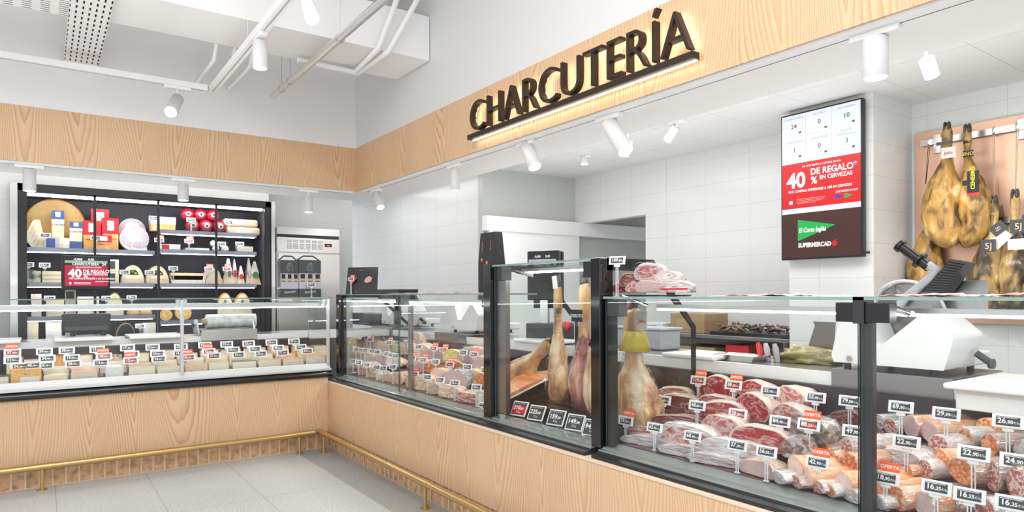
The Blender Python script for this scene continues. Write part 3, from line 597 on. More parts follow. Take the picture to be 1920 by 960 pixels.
# ---------------- wall of hanging hams ----------------
mat('copper', (.80, .50, .36), .38, .75)
b = MB(); b.box(5.40, 5.428, -.6, 2.343, 1.05, 2.47); tag(b.build('copper_panel', 'copper', bevel=.002), 'copper coloured panel behind the hanging hams on the inner wall', 'wall panel')
noisecol('ham_skin', [(.33, (.07, .032, .01)), (.43, (.27, .14, .035)), (.50, (.46, .27, .075)), (.58, (.60, .31, .05)), (.70, (.72, .54, .28))], 13, 8, .32, coat=.35, bump=.9, bscale=22, dist=.5, stretch=(1, 1, .45))
noisecol('ham_dark', [(.32, (.02, .016, .013)), (.45, (.12, .08, .04)), (.55, (.42, .25, .08)), (.68, (.70, .48, .18))], 12, 8, .34, coat=.35, bump=.9, bscale=22, dist=.8, stretch=(1, 1, .4))
noisecol('hoof', [(.3, (.02, .018, .016)), (.7, (.10, .085, .07))], 14, 3, .4)
noisecol('shank', [(.3, (.16, .08, .035)), (.5, (.48, .30, .15)), (.75, (.66, .48, .29))], 9, 5, .4, bump=.5, bscale=20)
mat('rope', (.55, .42, .30), .8); mat('cord_black', (.015, .014, .014), .6); mat('card_dark', (.055, .065, .07), .4); mat('card_light', (.68, .68, .64), .5); mat('tag_copper', (.75, .5, .33), .4)
mat('label_black', (.012, .012, .012), .35); mat('label_yellow', (.82, .66, .03), .5); mat('label_red', (.65, .03, .03), .5)
def ham_body(L, W, T_, seed, shank=.24, belly=.72, lean=0.0, shk=.235):
    """whole cured ham hanging hoof up: local origin at the hoof tip, body along -z"""
    rings = []; n = 36; K = 60
    for j in range(K+1):
        t = j/K; z = -L*t
        if t < shank: r_ = shk*(.86+.22*abs(sin(t/shank*pi*1.3)))
        else:
            q = (t-shank)/(1-shank); r_ = shk+(1-shk)*(sin(min(q/.66, 1)*pi/2)**1.25) if q < .66 else sqrt(max(0, 1-((q-.66)/.345)**2.3))
        r_ = max(r_, .04)*min(1, .6+t*11); ring = []
        for i in range(n):
            a = 2*pi*i/n; d = Vector((cos(a), sin(a), t*3.2)); nz = noise.noise(d*1.4+Vector((seed*5, seed, 0)))*.26+noise.noise(d*3.3+Vector((seed, 0, 7)))*.14+noise.noise(d*8+Vector((seed, 3, 7)))*.05
            k = r_*(1+nz*min(1, t*2.2)); off = lean*W*sin(pi*min(1, max(0, (t-shank)/(1-shank))))
            ring.append((T_/2*cos(a)*k, W/2*sin(a)*k+off, z+.02*nz))
        rings.append(ring)
    return MB().loft(rings, True, True)
def ham(loc, L, W, T_, seed, skin, label, lean=0, hoofc='hoof', cord=None):
    r = root('cured_ham', loc, label, 'ham', 'cured hams hanging on the copper panel')
    ham_body(L, W, T_, seed, lean=lean).build('body', skin, r)
    b = MB()
    for s in (-1, 1):
        b.loft([[(.021*sc_*cos(a)*1.1-.0, s*.012+.012*sc_*sin(a), z) for a in [2*pi*i/10 for i in range(10)]] for sc_, z in ((.5, .028), (.85, .018), (1.0, 0), (1.05, -.022), (.9, -.035))], True, True)
    b.build('hoof', hoofc, r)
    b = MB()
    for q in range(3): b.lathe([(.022, -.0155-.075-.006*q), (.026, -.018-.075-.006*q), (.022, -.0205-.075-.006*q)], (0, 0, 0), 14)
    b.build('cord_wrap', 'rope' if cord is None else cord, r)
    return r
def on(px, py, x): return PX(px, py, x)
h1 = ham(PX(1777, 236, 5.22), .86, .275, .19, 1, 'ham_skin', 'large golden cured ham hanging from the top rail with a small white card', lean=.12, cord='cord_black')
h2 = ham(PX(1815, 240, 5.24), .83, .20, .17, 2, 'ham_skin', 'long golden cured ham with a black and yellow band beside the large one', lean=-.22, cord='cord_black')
h3 = ham(PX(1748, 354, 5.31), .93, .25, .16, 3, 'ham_skin', 'brown cured ham half hidden behind and below the large golden ham', lean=.18)
h4 = ham(PX(1864, 374, 5.27), .76, .24, .16, 4, 'ham_dark', 'dark mottled cured ham hanging low under the copper panel cords', lean=.1)
h5 = ham(PX(1904, 362, 5.27), .80, .23, .17, 5, 'ham_dark', 'dark mottled cured ham with raised hoof beside the other low dark ham', lean=-.02)
ham(PX(1955, 350, 5.27), .80, .23, .17, 6, 'ham_dark', 'dark cured ham hanging at the far edge of the copper panel')
def card(parent, c, w_, h_, mt, name='hang_card', tilt=0, txt=None, tm='tag_copper', th=.02, x=5.12, vert=False):
    p = PX(*c, x)-Vector(WLOC[parent.name]); b = MB(); R = Matrix.Rotation(tilt, 3, 'X'); mats = [mt, tm]
    def V(u, v, e=0): q = R @ Vector((0, -u, v)); return p+q+Vector((-e, 0, 0))
    b.box(0, 0, 0, 0, 0, 0); b.v.clear(); b.f.clear(); b.mi.clear(); b.sm.clear()
    A = [V(-w_/2, -h_/2), V(w_/2, -h_/2), V(w_/2, h_/2), V(-w_/2, h_/2)]; Bk = [a+Vector((.002, 0, 0)) for a in A]
    b.add(A+Bk, [(0, 1, 2, 3), (7, 6, 5, 4), (0, 4, 5, 1), (1, 5, 6, 2), (2, 6, 7, 3), (3, 7, 4, 0)], False)
    if txt:
        b.cur = 1
        if vert: b.text(txt, V(th*.45, -h_*.33, .0015), R @ Vector((0, 0, 1)), R @ Vector((0, 1, 0)), th, 'L', .02)
        else: b.text(txt, V(0, -th/2, .0015), R @ Vector((0, -1, 0)), R @ Vector((0, 0, 1)), th, 'C', .01)
    return b.build(name, mats, parent)
card(h1, (1779, 286), .09, .075, 'card_light', txt='Jabu', tm='label_red', th=.022, x=5.10); card(h1, (1771, 268), .10, .022, 'scr_blue' if 0 else 'card_dark', 'clip', x=5.15)
card(h2, (1816, 288), .062, .045, 'label_black', 'neck_band', txt='ENO', tm='label_yellow', th=.022, x=5.17); card(h2, (1821, 342), .105, .035, 'label_black', 'label_band', x=5.12)
card(h2, (1825, 341), .07, .15, 'label_black', 'label', txt='CENEBRO', tm='label_yellow', th=.024, x=5.118, vert=True); card(h2, (1825, 364), .07, .02, 'label_red', 'label_foot', x=5.115)
card(h4, (1853, 461), .085, .085, 'card_dark', txt='5J', th=.04, x=5.12); card(h4, (1872, 428), .07, .09, 'card_dark', txt='5J', tilt=.9, th=.025, x=5.13); card(h4, (1876, 448), .075, .12, 'card_light', tilt=.75, x=5.135)
card(h5, (1909, 424), .085, .085, 'card_dark', txt='5J', th=.04, x=5.11); card(h5, (1905, 458), .09, .07, 'card_light', x=5.13)
r = root('ham_rail', (5.36, 1.5, 2.39), 'flat steel rail holding the upper hams on the copper panel', 'rail')
z1 = PX(1800, 257, 5.37).z
b = MB(); b.box(5.365, 5.375, -.5, PX(1727, 270, 5.37).y, z1-.022, z1+.022); b.build('bar', 'steel', r, world=True)
for px, py in ((1758, 268), (1916, 240)): c = PX(px, py, 5.38); b = MB(); b.box(5.375, 5.40, c.y-.025, c.y+.025, c.z-.075, c.z+.065); b.build('bracket', 'steel', r, world=True, bevel=.003)
for px in (1743, 1865, 1908):
    c = PX(px, 250, 5.362); b = MB(); b.lathe([(.030, -.006), (.034, 0), (.030, .006)], (5.37, c.y, z1), 14, 'y'); b.build('hook_ring', 'chrome', r, world=True)
r = root('ham_rail', (5.36, 1.5, 1.78), 'lower flat steel rail across the copper panel behind the dark hams', 'rail')
z2 = PX(1890, 412, 5.37).z
b = MB(); b.box(5.365, 5.375, -.5, PX(1868, 414, 5.37).y, z2-.022, z2+.022); b.build('bar', 'steel', r, world=True)
c = PX(1734, 423, 5.38); b = MB(); b.box(5.375, 5.40, c.y-.02, c.y+.02, c.z-.02, c.z+.02); b.build('bracket', 'steel', r, world=True, bevel=.002)
for pa, pb, mt, lab in (((1743, 275), (1736, 345), 'cord_black', 'thin black cord hanging at the edge of the copper panel'), ((1864, 248), (1865, 372), 'rope', 'pale cord holding the low dark ham beside the banded ham'), ((1909, 240), (1904, 360), 'rope', 'pale cord holding the low dark ham near the picture edge')):
    p, q = PX(*pa, 5.33), PX(*pb, 5.29); b = MB(); b.tube([p+Vector((0, .006, 0)), q], .0022, 6); b.tube([p-Vector((0, .006, 0)), q+Vector((.004, 0, 0))], .0022, 6); tag(b.build('hanging_cord', mt), lab, 'cord')

# ---------------- slicers ----------------
def slicer(loc, label, k=1.0, big=False):
    """local: y runs from 0 (nearest the picture right) to .44, x away from the customer"""
    r = root('meat_slicer', loc, label, 'slicer', 'white meat slicers on the worktop'); S = .44*k/.44
    prof = [(0, .0), (.43, 0), (.44, .03), (.40, .205), (.395, .212), (.345, .212), (.338, .205), (.29, .085), (.23, .082), (.075, .218), (.06, .222), (-.03, .138), (-.035, .125)]
    b = MB(); b.prism([(p[0]*k, p[1]*k) for p in prof], 'x', 0, .27*k); b.build('body', 'white_gloss', r, at=(0, 0, .025*k), bevel=.006*k, seg=3)
    b = MB(); b.prism([(.0, 0), (.42*k, 0), (.42*k, .055*k), (.0, .055*k)], 'x', .27*k, .44*k); b.build('base_block', 'white_gloss', r, at=(0, 0, .025*k), bevel=.008*k)
    for x, y in ((.04, .05), (.04, .39), (.38, .05), (.38, .37)): b = MB(); b.cyl((x*k, y*k, 0), (x*k, y*k, .027*k), .014*k, n=12); b.build('foot', 'black', r)
    b = MB(); c = (.13*k, .245*k, .235*k); b.lathe([(0.001, .0), (.135*k, .0), (.138*k, .004*k), (.138*k, .012*k), (.115*k, .016*k), (.001, .018*k)], (0, 0, 0), 40, 'x'); bl = b.build('blade', 'steel_dark', r); bl.location = (.28*k, c[1], c[2]); bl.rotation_euler = (0, radians(-18), 0)
    b = MB(); pts = [Vector((0, .145*k*cos(a), .145*k*sin(a))) for a in [radians(-60+300*i/30) for i in range(31)]]; b.tube(pts, .008*k, 8); gu = b.build('blade_guard', 'alu', r); gu.location = (.275*k, c[1], c[2]); gu.rotation_euler = (0, radians(-18), 0)
    b = MB(); b.cyl((-.006*k, .36*k, .045*k), (.0, .36*k, .045*k), .012*k); b.build('button', 'chrome', r)
    b = MB(); b.tube([(.20*k, -.035*k, .085*k), (.22*k, -.075*k, .05*k)], .014*k, 10); b.lathe([(.001, -.006), (.02*k, -.005), (.02*k, .012*k), (.001, .013*k)], (.22*k, -.085*k, .045*k), 12, 'y'); b.build('knob', 'dark_grey', r)
    return r
sl = slicer((2.80, 1.115, .947), 'large white meat slicer with black handle standing on a steel box near the ham wall')
def local(p): return Vector(p)-Vector((2.80, 1.115, .947))
b = MB(); X3 = 3.02
hp = [PX(1690, 462, X3), PX(1742, 501, X3)]
b.cyl(local(hp[0]), local(hp[1]), .021, n=20); d_ = (hp[1]-hp[0]).normalized(); b.cyl(local(hp[0]-d_*.012), local(hp[0]+d_*.004), .029, n=20); m_ = hp[0].lerp(hp[1], .68); b.cyl(local(m_-d_*.005), local(m_+d_*.005), .036, n=20)
b.build('handle', 'black', sl)
b = MB(); ap = [PX(1740, 498, X3), PX(1755, 506, X3), PX(1745, 522, X3), PX(1700, 556, X3), PX(1680, 580, X3)]; b.tube([local(p) for p in ap], [.020, .022, .020, .018, .018], 14); b.build('arm', 'grey_plastic', sl)
b = MB(); q0, q1, q2, q3 = [local(PX(*p, X3-.02)) for p in ((1782, 486), (1812, 492), (1768, 549), (1728, 549))]; ex = Vector((.10, 0, 0))
b.add([q0, q1, q2, q3, q0+ex, q1+ex, q2+ex, q3+ex], [(0, 1, 2, 3), (4, 7, 6, 5), (0, 4, 5, 1), (1, 5, 6, 2), (2, 6, 7, 3), (3, 7, 4, 0)], False); pu = b.build('pusher_plate', 'black', sl)
b = MB()
for i in range(13):
    t = (i+.5)/13; a_ = q0.lerp(q3, t); c_ = q1.lerp(q2, t); b.tube([a_.lerp(c_, .12)-Vector((.004, 0, 0)), c_-Vector((.004, 0, 0))], .0032, 6)
b.build('ribs', 'dark_grey', pu)
b = MB(); c0 = local(PX(1800, 535, 3.12)); b.box(c0.x, c0.x+.004, c0.y-.10, c0.y+.09, c0.z-.13, c0.z+.02); b.build('side_plate', 'steel_dark', sl, bevel=.002)
b = MB(); p = [local(PX(*c, 2.98)) for c in ((1632, 524), (1645, 518), (1690, 556), (1672, 562))]; b.add(p+[q+Vector((.05, 0, 0)) for q in p], [(0, 1, 2, 3), (7, 6, 5, 4), (0, 4, 5, 1), (1, 5, 6, 2), (2, 6, 7, 3), (3, 7, 4, 0)], False); b.build('deflector', 'glass', sl)
s2 = slicer((2.86, 4.55, .947), 'white meat slicer behind the cooked ham case, next to the taller case', 1.0)
s3 = slicer((2.86, 5.93, .947), 'white meat slicer farthest back, near the corner of the two counters', 1.0)
def steel_box(y0, y1, label, z0=.80, z1=.947, x0=2.763):
    b = MB(); b.box(x0, x0+.006, y0, y1, z0, z1-.004); b.box(x0, 3.24, y0, y1, z1-.006, z1); o = b.build('steel_platform', 'steel_dark', bevel=.001); tag(o, label, 'platform', 'steel slicer platforms')
steel_box(1.07, 1.535, 'steel platform with drop front under the large white slicer'); steel_box(4.55, 5.06, 'steel platform with drop front under the slicer next to the taller case'); steel_box(5.92, 6.40, 'steel platform with drop front under the farthest slicer')
# white cutting board near the picture edge
r = root('cutting_board', (2.72, .85, .93), 'thick white plastic cutting board on the worktop beside the large slicer', 'cutting board')
b = MB(); b.box(2.60, 3.10, .35, 1.04, .930, .952); b.build('board', 'board_white', r, world=True, bevel=.008, seg=3); b = MB(); b.box(2.63, 2.76, .38, 1.01, .86, .930); b.build('support', 'board_white', r, world=True, bevel=.004)
# ---------------- food materials ----------------
def film():
    m = M['wrap_film']; nt = m.node_tree; g = [n for n in nt.nodes if n.type == 'BSDF_GLOSSY'][0]; fzn = [n for n in nt.nodes if n.type == 'FRESNEL'][0]
    tc = N(m, 'ShaderNodeTexCoord'); nz = N(m, 'ShaderNodeTexNoise', Scale=9, Detail=4, Distortion=1.5); LK(m, tc.outputs['Object'], nz.inputs['Vector'])
    bp = N(m, 'ShaderNodeBump', Strength=.9, Distance=.05); LK(m, nz.outputs[0], bp.inputs['Height']); LK(m, bp.outputs[0], g.inputs['Normal']); LK(m, bp.outputs[0], fzn.inputs['Normal'])
film()
def marble(name, meat1, meat2, fat, amt=.5, scale=2.2):
    m = mat(name, rough=.36, coat=.5, crough=.08); tc = N(m, 'ShaderNodeTexCoord'); oi = N(m, 'ShaderNodeObjectInfo')
    cbr = N(m, 'ShaderNodeCombineXYZ'); [LK(m, math_(m, 'MULTIPLY', oi.outputs['Random'], 9+i), cbr.inputs[i]) for i in range(3)]
    ad = N(m, 'ShaderNodeVectorMath'); ad.operation = 'ADD'; LK(m, tc.outputs['Object'], ad.inputs[0]); LK(m, cbr.outputs[0], ad.inputs[1])
    n1 = N(m, 'ShaderNodeTexNoise', Scale=scale, Detail=3, Roughness=.55, Distortion=1.1); LK(m, ad.outputs[0], n1.inputs['Vector'])
    v1 = math_(m, 'ABSOLUTE', math_(m, 'SUBTRACT', n1.outputs[0], .5)); r1 = ramp(m, [(0, (1, 1, 1)), (.022*amt*2, (.5, .5, .5)), (.05*amt*2, (0, 0, 0))]); LK(m, v1, r1.inputs[0])
    n2 = N(m, 'ShaderNodeTexNoise', Scale=scale*3.2, Detail=4, Roughness=.6); LK(m, ad.outputs[0], n2.inputs['Vector'])
    r2 = ramp(m, [(.35, meat1), (.62, meat2), (.74, tuple((a+b)/2 for a, b in zip(meat2, fat)))]); LK(m, n2.outputs[0], r2.inputs[0])
    mx = N(m, 'ShaderNodeMix', data_type='RGBA'); LK(m, r1.outputs[0], mx.inputs[0]); LK(m, r2.outputs[0], mx.inputs[6]); mx.inputs[7].default_value = (*fat, 1); LK(m, mx.outputs[2], bc(m))
    bp = N(m, 'ShaderNodeBump', Strength=.5, Distance=.02); LK(m, n2.outputs[0], bp.inputs['Height']); b = m.node_tree.nodes['Principled BSDF']; LK(m, bp.outputs[0], b.inputs['Coat Normal'])
marble('meat_red', (.36, .015, .02), (.56, .055, .055), (.80, .46, .42), .45)
marble('meat_pale', (.56, .10, .10), (.70, .24, .22), (.88, .74, .68), .8)
marble('meat_dark', (.17, .025, .022), (.30, .06, .045), (.62, .40, .34), .4)
noisecol('meat_fat', [(.3, (.66, .38, .30)), (.5, (.80, .62, .52)), (.72, (.64, .40, .28))], 3, 4, .4, coat=.5, bump=.5, bscale=7)
noisecol('rind_brown', [(.3, (.22, .12, .05)), (.5, (.52, .36, .18)), (.75, (.70, .56, .36))], 4, 5, .4, coat=.4, bump=.5, bscale=8)
noisecol('rind_dark', [(.3, (.05, .03, .02)), (.5, (.18, .09, .05)), (.75, (.40, .26, .15))], 4, 5, .4, coat=.5, bump=.6, bscale=8)
noisecol('cooked_pink', [(.3, (.80, .50, .48)), (.5, (.84, .60, .56)), (.72, (.88, .70, .65))], 4, 4, .4, coat=.4, bump=.3, bscale=6)
noisecol('cooked_peach', [(.3, (.74, .48, .34)), (.5, (.82, .62, .48)), (.72, (.88, .74, .62))], 6, 5, .45, coat=.4, bump=.5, bscale=9)
noisecol('cooked_skin', [(.3, (.66, .38, .18)), (.5, (.80, .56, .34)), (.72, (.88, .74, .56))], 4, 4, .4, coat=.5, bump=.6, bscale=8)
noisecol('pate', [(.35, (.42, .20, .14)), (.5, (.62, .36, .26)), (.62, (.80, .62, .50))], 9, 5, .5, coat=.35, bump=.4)
noisecol('chorizo', [(.35, (.62, .12, .03)), (.5, (.80, .26, .08)), (.60, (.86, .46, .26)), (.68, (.88, .66, .54))], 7, 4, .4, coat=.5, bump=.4)
noisecol('salami', [(.40, (.52, .13, .11)), (.50, (.62, .22, .18)), (.56, (.86, .68, .62))], 8, 4, .4, coat=.5, bump=.3)
noisecol('casing_orange', [(.3, (.70, .20, .06)), (.5, (.84, .42, .20)), (.72, (.88, .62, .44))], 4, 4, .4, coat=.6, bump=.6, bscale=8)
noisecol('casing_white', [(.3, (.60, .50, .44)), (.5, (.76, .68, .62)), (.72, (.86, .84, .82))], 5, 5, .35, coat=.7, bump=.8, bscale=9)
noisecol('casing_brown', [(.3, (.30, .13, .07)), (.5, (.50, .30, .20)), (.72, (.72, .60, .54))], 5, 5, .38, coat=.6, bump=.7, bscale=9)
noisecol('vac_white', [(.3, (.52, .36, .30)), (.42, (.74, .62, .56)), (.56, (.84, .80, .78)), (.75, (.88, .88, .90))], 3.2, 5, .28, coat=.8, bump=1.0, bscale=6, dist=1.2)
noisecol('vac_dark', [(.35, (.16, .10, .08)), (.5, (.34, .24, .18)), (.62, (.70, .66, .66))], 3.5, 5, .28, coat=.8, bump=1.0, bscale=6, dist=1.2)
noisecol('net_grey', [(.42, (.10, .13, .12)), (.52, (.32, .38, .37)), (.62, (.74, .78, .78))], 9, 3, .35, coat=.5, bump=.6, bscale=12, dist=2)
noisecol('net_yellow', [(.40, (.80, .52, .06)), (.52, (.86, .68, .24)), (.62, (.88, .86, .78))], 5, 3, .35, coat=.6, bump=.6, bscale=9, dist=2)
noisecol('netted', [(.36, (.52, .30, .17)), (.48, (.78, .55, .38)), (.62, (.88, .74, .60))], 6, 3, .4, coat=.6, bump=.6, bscale=12, dist=1.5)
for n_, c1_, c2_ in (('cheese_ivory', (.88, .78, .60), (.91, .86, .73)), ('cheese_cream', (.90, .74, .42), (.92, .84, .62)), ('cheese_white', (.84, .82, .76), (.88, .87, .84)), ('cheese_pink', (.88, .68, .56), (.92, .82, .74)),
        ('cheese_orange', (.88, .42, .08), (.86, .60, .25)), ('cheese_grey', (.74, .63, .54), (.84, .76, .68)), ('cheese_wheel', (.86, .46, .10), (.90, .60, .20)), ('cheese_peach', (.82, .58, .36), (.88, .72, .54))):
    noisecol(n_, [(.35, c1_), (.65, c2_)], 6, 5, .5, coat=.25, bump=.25, bscale=20)
noisecol('cheese_blue', [(.40, (.10, .14, .10)), (.47, (.55, .56, .42)), (.55, (.80, .76, .58))], 9, 5, .5, coat=.3)
for n_, c_ in (('rind_tan', (.52, .34, .17)), ('rind_orange', (.78, .32, .06)), ('rind_pale', (.74, .62, .44)), ('rind_white', (.84, .83, .80)), ('rind_charcoal', (.10, .08, .07)), ('wax_red', (.42, .006, .03))): mat(n_, c_, .4, coat=.3)
M['wax_red'].node_tree.nodes['Principled BSDF'].inputs['Coat Weight'].default_value = 1
for n_, c_ in (('pack_blue', (.06, .11, .34)), ('pack_red', (.66, .02, .03)), ('pack_white', (.84, .84, .84)), ('pack_purple', (.55, .52, .60)), ('olive', (.30, .25, .08)), ('box_slate', (.045, .055, .06)), ('gold', (.60, .46, .20)), ('pack_green', (.10, .26, .10)), ('pack_yellow', (.80, .60, .08))): mat(n_, c_, .32, coat=.3)

# ---------------- shared meshes ----------------
CM = {}
def inst(key, name, mats, parent, fn, loc=None, rot=None, scale=None, bevel=0):
    if key not in CM:
        b = MB(); fn(b); o = b.build(name, mats, parent, bevel=bevel); CM[key] = o.data
    else:
        o = bpy.data.objects.new(name, CM[key]); COL.objects.link(o); o.parent = parent
        if bevel: md = o.modifiers.new('b', 'BEVEL'); md.width = bevel; md.segments = 2; md.limit_method = 'ANGLE'
    if loc is not None: o.location = loc
    if rot is not None: o.rotation_euler = rot
    if scale is not None: o.scale = scale if isinstance(scale, (tuple, list)) else (scale,)*3
    return o
def orient(o, facing, jitter=0): o.rotation_euler = (0, 0, {'x': -pi/2, 'y': 0}[facing]+jitter)

def price_tag(c, zb, facing, price, label, group, offer=False, red=False, k=1.0, tilt=.22, oside=.25, unit=True, jit=0.0, name='price_tag', bright=False):
    c = Vector(c); r = root(name, (c.x, c.y, zb), label, 'price tag', group); orient(r, facing, jit); h = c.z-zb
    W, Hh = .094*k, .048*k
    if h > .03:
        inst(('stem', round(h, 3), k), 'stem', 'clear_stem', r, lambda b: (b.box(-.007*k, -.003*k, -.001, .003, .001, h-Hh*.4), b.box(.003*k, .007*k, -.001, .003, .001, h-Hh*.4), b.box(-.012*k, .012*k, -.004, .006, 0, .004)))
        inst(('holder', round(h, 3), k), 'holder', 'white_frame', r, lambda b: b.box(-.016*k, .016*k, -.002, .006, h-Hh*.75, h-Hh*.42))
    fr = inst(('tagframe', k), 'frame', 'white_frame', r, lambda b: b.box(-W/2, W/2, 0, .006, -Hh/2, Hh/2), loc=(0, 0, h), rot=(-tilt, 0, 0), bevel=.0015)
    inst(('tagscreen', k, red), 'screen', 'eink_red' if red == 2 else 'eink', fr, lambda b: b.box(-W*.37, W*.37, -.001, .001, -Hh*.33, Hh*.33))
    if red == 1: inst(('redband', k), 'price_band', 'eink_redb' if 'eink_redb' in M else (mat('eink_redb', (.55, .02, .03), .4) and 'eink_redb'), fr, lambda b: b.box(-W*.32, W*.32, -.0014, .001, -Hh*.28, Hh*.16))
    def tx(b):
        a, d = price.split(',') if ',' in price else (price, '')
        b.text(a, (-W*.32, -.0018, -Hh*.16), (1, 0, 0), (0, 0, 1), Hh*.36, 'L', .03)
        x = -W*.32+max(v[0] for v in glyphs(a, .03, 0)[0])*Hh*.36/.7
        if d: b.text(','+d, (x+.001, -.0018, -Hh*.16), (1, 0, 0), (0, 0, 1), Hh*.24, 'L', .03); x += max(v[0] for v in glyphs(','+d, .03, 0)[0])*Hh*.24/.7
        if unit: b.text('€/kg', (x+.002, -.0018, -Hh*.16), (1, 0, 0), (0, 0, 1), Hh*.17, 'L', 0)
        for i in range(1): b.add([(-W*.34, -.0018, Hh*.25), (W*.30, -.0018, Hh*.25), (W*.30, -.0018, Hh*.29), (-W*.34, -.0018, Hh*.29)], [(0, 1, 2, 3)], False)
    inst(('price', price, k, unit), 'price_text', 'text_white', fr, tx)
    if offer:
        oc = inst(('offer', k), 'offer_card', 'orange_card', r, lambda b: b.box(-W*.37, W*.37, .005, .0065, 0, Hh*.95), loc=(W*oside*.5, .0055, h+Hh*.25), rot=(-tilt, 0, 0), bevel=.003)
        inst(('offertext', k), 'offer_text', 'text_white', oc, lambda b: b.text('OFERTA', (0, .0045, Hh*.48), (1, 0, 0), (0, 0, 1), Hh*.26, 'C', .03))
    return r

# ---------------- food shapes (unit size, scaled per piece) ----------------
def face_ring(shape, n, seed, t=0.0):
    out = []
    for i in range(n):
        a = 2*pi*i/n; x, z = cos(a), sin(a)
        if shape == 'dome': z = z if z > -.55 else -.55
        if shape == 'loaf': x = math.copysign(abs(x)**.6, x); z = math.copysign(abs(z)**.6, z)
        k = 1+(.0 if shape == 'round' else .10)*noise.noise(Vector((x*1.3+seed*7, z*1.3, seed+t*1.2)))*2
        out.append((x*.5*k, z*.5*k))
    zs = min(p[1] for p in out); ze = max(p[1] for p in out)
    return [(p[0], (p[1]-zs)/(ze-zs)) for p in out]
def food_meshes(b, shape, seed, taper, rough=.05):
    n = 24; rings = []
    prof = {'sausage': [(0, .97), (.02, 1), (.5, 1), (.85, 1), (.95, .8), (1.0, .35)], 'cut': [(0, .97), (.03, 1), (.35, 1.0), (.65, .9*taper+.1), (.88, .62*taper+.05), (1, .25)], 'slab': [(0, .95), (.05, 1), (.9, 1), (1, .93)]}
    key = 'sausage' if shape == 'round' and taper > 1 else ('slab' if taper == 1 else 'cut')
    for y, s_ in prof[key]:
        fr = face_ring(shape, n, seed, y); ring = []
        for x, z in fr:
            nz = rough*noise.noise(Vector((x*5+seed, y*4, z*5)))
            ring.append((x*s_*(1+nz), y*1.0, (z-.35)*s_*(1+nz)+.35))
        rings.append(ring)
    mz = min(p[2] for r_ in rings for p in r_)
    b.loft([[(p[0], p[1], max(p[2]-mz, 0)) for p in r_] for r_ in rings], True, True)
def face_mesh(b, shape, seed, taper, rim=.07):
    fr = face_ring(shape, 24, seed, 0.0); s_ = .97
    o = [(x*s_, -.004, max((z-.35)*s_+.35, 0.004)) for x, z in fr]; cx = 0; cz = .5
    i_ = [(cx+(p[0]-cx)*(1-rim*2), -.012, cz+(p[2]-cz)*(1-rim*2)) for p in o]; c = (0, -.014, cz); n = 24
    b.cur = 1; b.add(o+i_, [(i, (i+1) % n, n+(i+1) % n, n+i) for i in range(n)], True)
    b.cur = 0; b.add(i_+[c], [(i, (i+1) % n, n) for i in range(n)], True)
    b.cur = 1; b.add([(p[0], .03, p[2]) for p in o]+o, [(i, (i+1) % n, n+(i+1) % n, n+i) for i in range(n)], True)
def meat(name, kind, loc, w_, h_, L, facing='x', yaw=0.0, label='', group='', seed=1, cat='meat', pitch=0.0, wrap=False, roll=0.0):
    shape, taper, skin, face, rim, rimt = KINDS[kind]
    r = root(name, loc, label, cat, group); r.rotation_euler = (pitch, roll, {'x': -pi/2, 'y': 0}[facing]+yaw)
    s_ = (w_, L, h_)
    bo = inst(('body', shape, taper, seed, skin), 'body', skin, r, lambda b: food_meshes(b, shape, seed, taper), scale=s_)
    if face: inst(('face', shape, taper, seed, face, rimt), 'cut_face', [face, rimt], r, lambda b: face_mesh(b, shape, seed, taper, rim), scale=s_)
    if wrap: inst(('wrap', shape, taper, seed), 'plastic_wrap', 'wrap_film', r, lambda b: food_meshes(b, shape, seed, taper, .22), loc=(0, -.03*L-.004, -.002), scale=(w_*1.07, L*1.10, h_*1.06))
    return r
KINDS = {
 'ham_red': ('dome', .8, 'meat_fat', 'meat_red', .03, 'meat_fat'), 'ham_pale': ('dome', .8, 'meat_fat', 'meat_pale', .03, 'meat_fat'), 'ham_brown': ('dome', .8, 'rind_brown', 'meat_dark', .03, 'meat_fat'),
 'ham_vac': ('dome', .8, 'vac_white', 'meat_pale', .12, 'vac_white'), 'vac': ('dome', .7, 'vac_white', None, 0, ''), 'vac_dark': ('dome', .7, 'vac_dark', None, 0, ''), 'beef': ('dome', .8, 'rind_dark', 'meat_dark', .03, 'rind_dark'),
 'cooked': ('dome', .8, 'cooked_skin', 'cooked_pink', .04, 'meat_fat'), 'cooked_round': ('round', 1, 'cooked_skin', 'cooked_pink', .03, 'cooked_peach'), 'peach': ('dome', 1, 'cooked_peach', 'cooked_peach', .03, 'meat_fat'), 'pate': ('dome', 1, 'casing_brown', 'pate', .03, 'meat_fat'),
 'mortadella': ('dome', 1, 'net_grey', 'cooked_pink', .03, 'net_grey'), 'netted': ('dome', .9, 'netted', 'netted', .03, 'netted'), 'netty': ('dome', .7, 'net_yellow', None, 0, ''), 'roast': ('dome', .7, 'rind_brown', 'chorizo', .03, 'rind_brown'),
 'loafpink': ('loaf', 1, 'cooked_skin', 'meat_pale', .02, 'cooked_peach'), 'whiteloaf': ('loaf', 1, 'vac_white', 'casing_white', .02, 'vac_white'),
 'chorizo': ('round', 1.1, 'casing_orange', 'chorizo', .03, 'casing_orange'), 'sausage_pink': ('round', 1.1, 'casing_orange', 'cooked_pink', .03, 'casing_orange'), 'salami': ('round', 1.1, 'casing_white', 'salami', .05, 'casing_white'),
 'salami_net': ('round', 1.1, 'net_grey', 'salami', .10, 'meat_fat'), 'salami_brown': ('round', 1.1, 'casing_brown', 'salami', .06, 'casing_brown'), 'sausage_vac': ('round', 1.1, 'vac_white', None, 0, ''), 'chorizo_white': ('round', 1.1, 'casing_white', 'chorizo', .10, 'meat_fat'), 'morcon': ('round', 1.1, 'casing_brown', 'chorizo', .03, 'casing_brown')}
def deckz(x): return .604 if x < 2.30 else (.668 if x < 2.52 else .738)
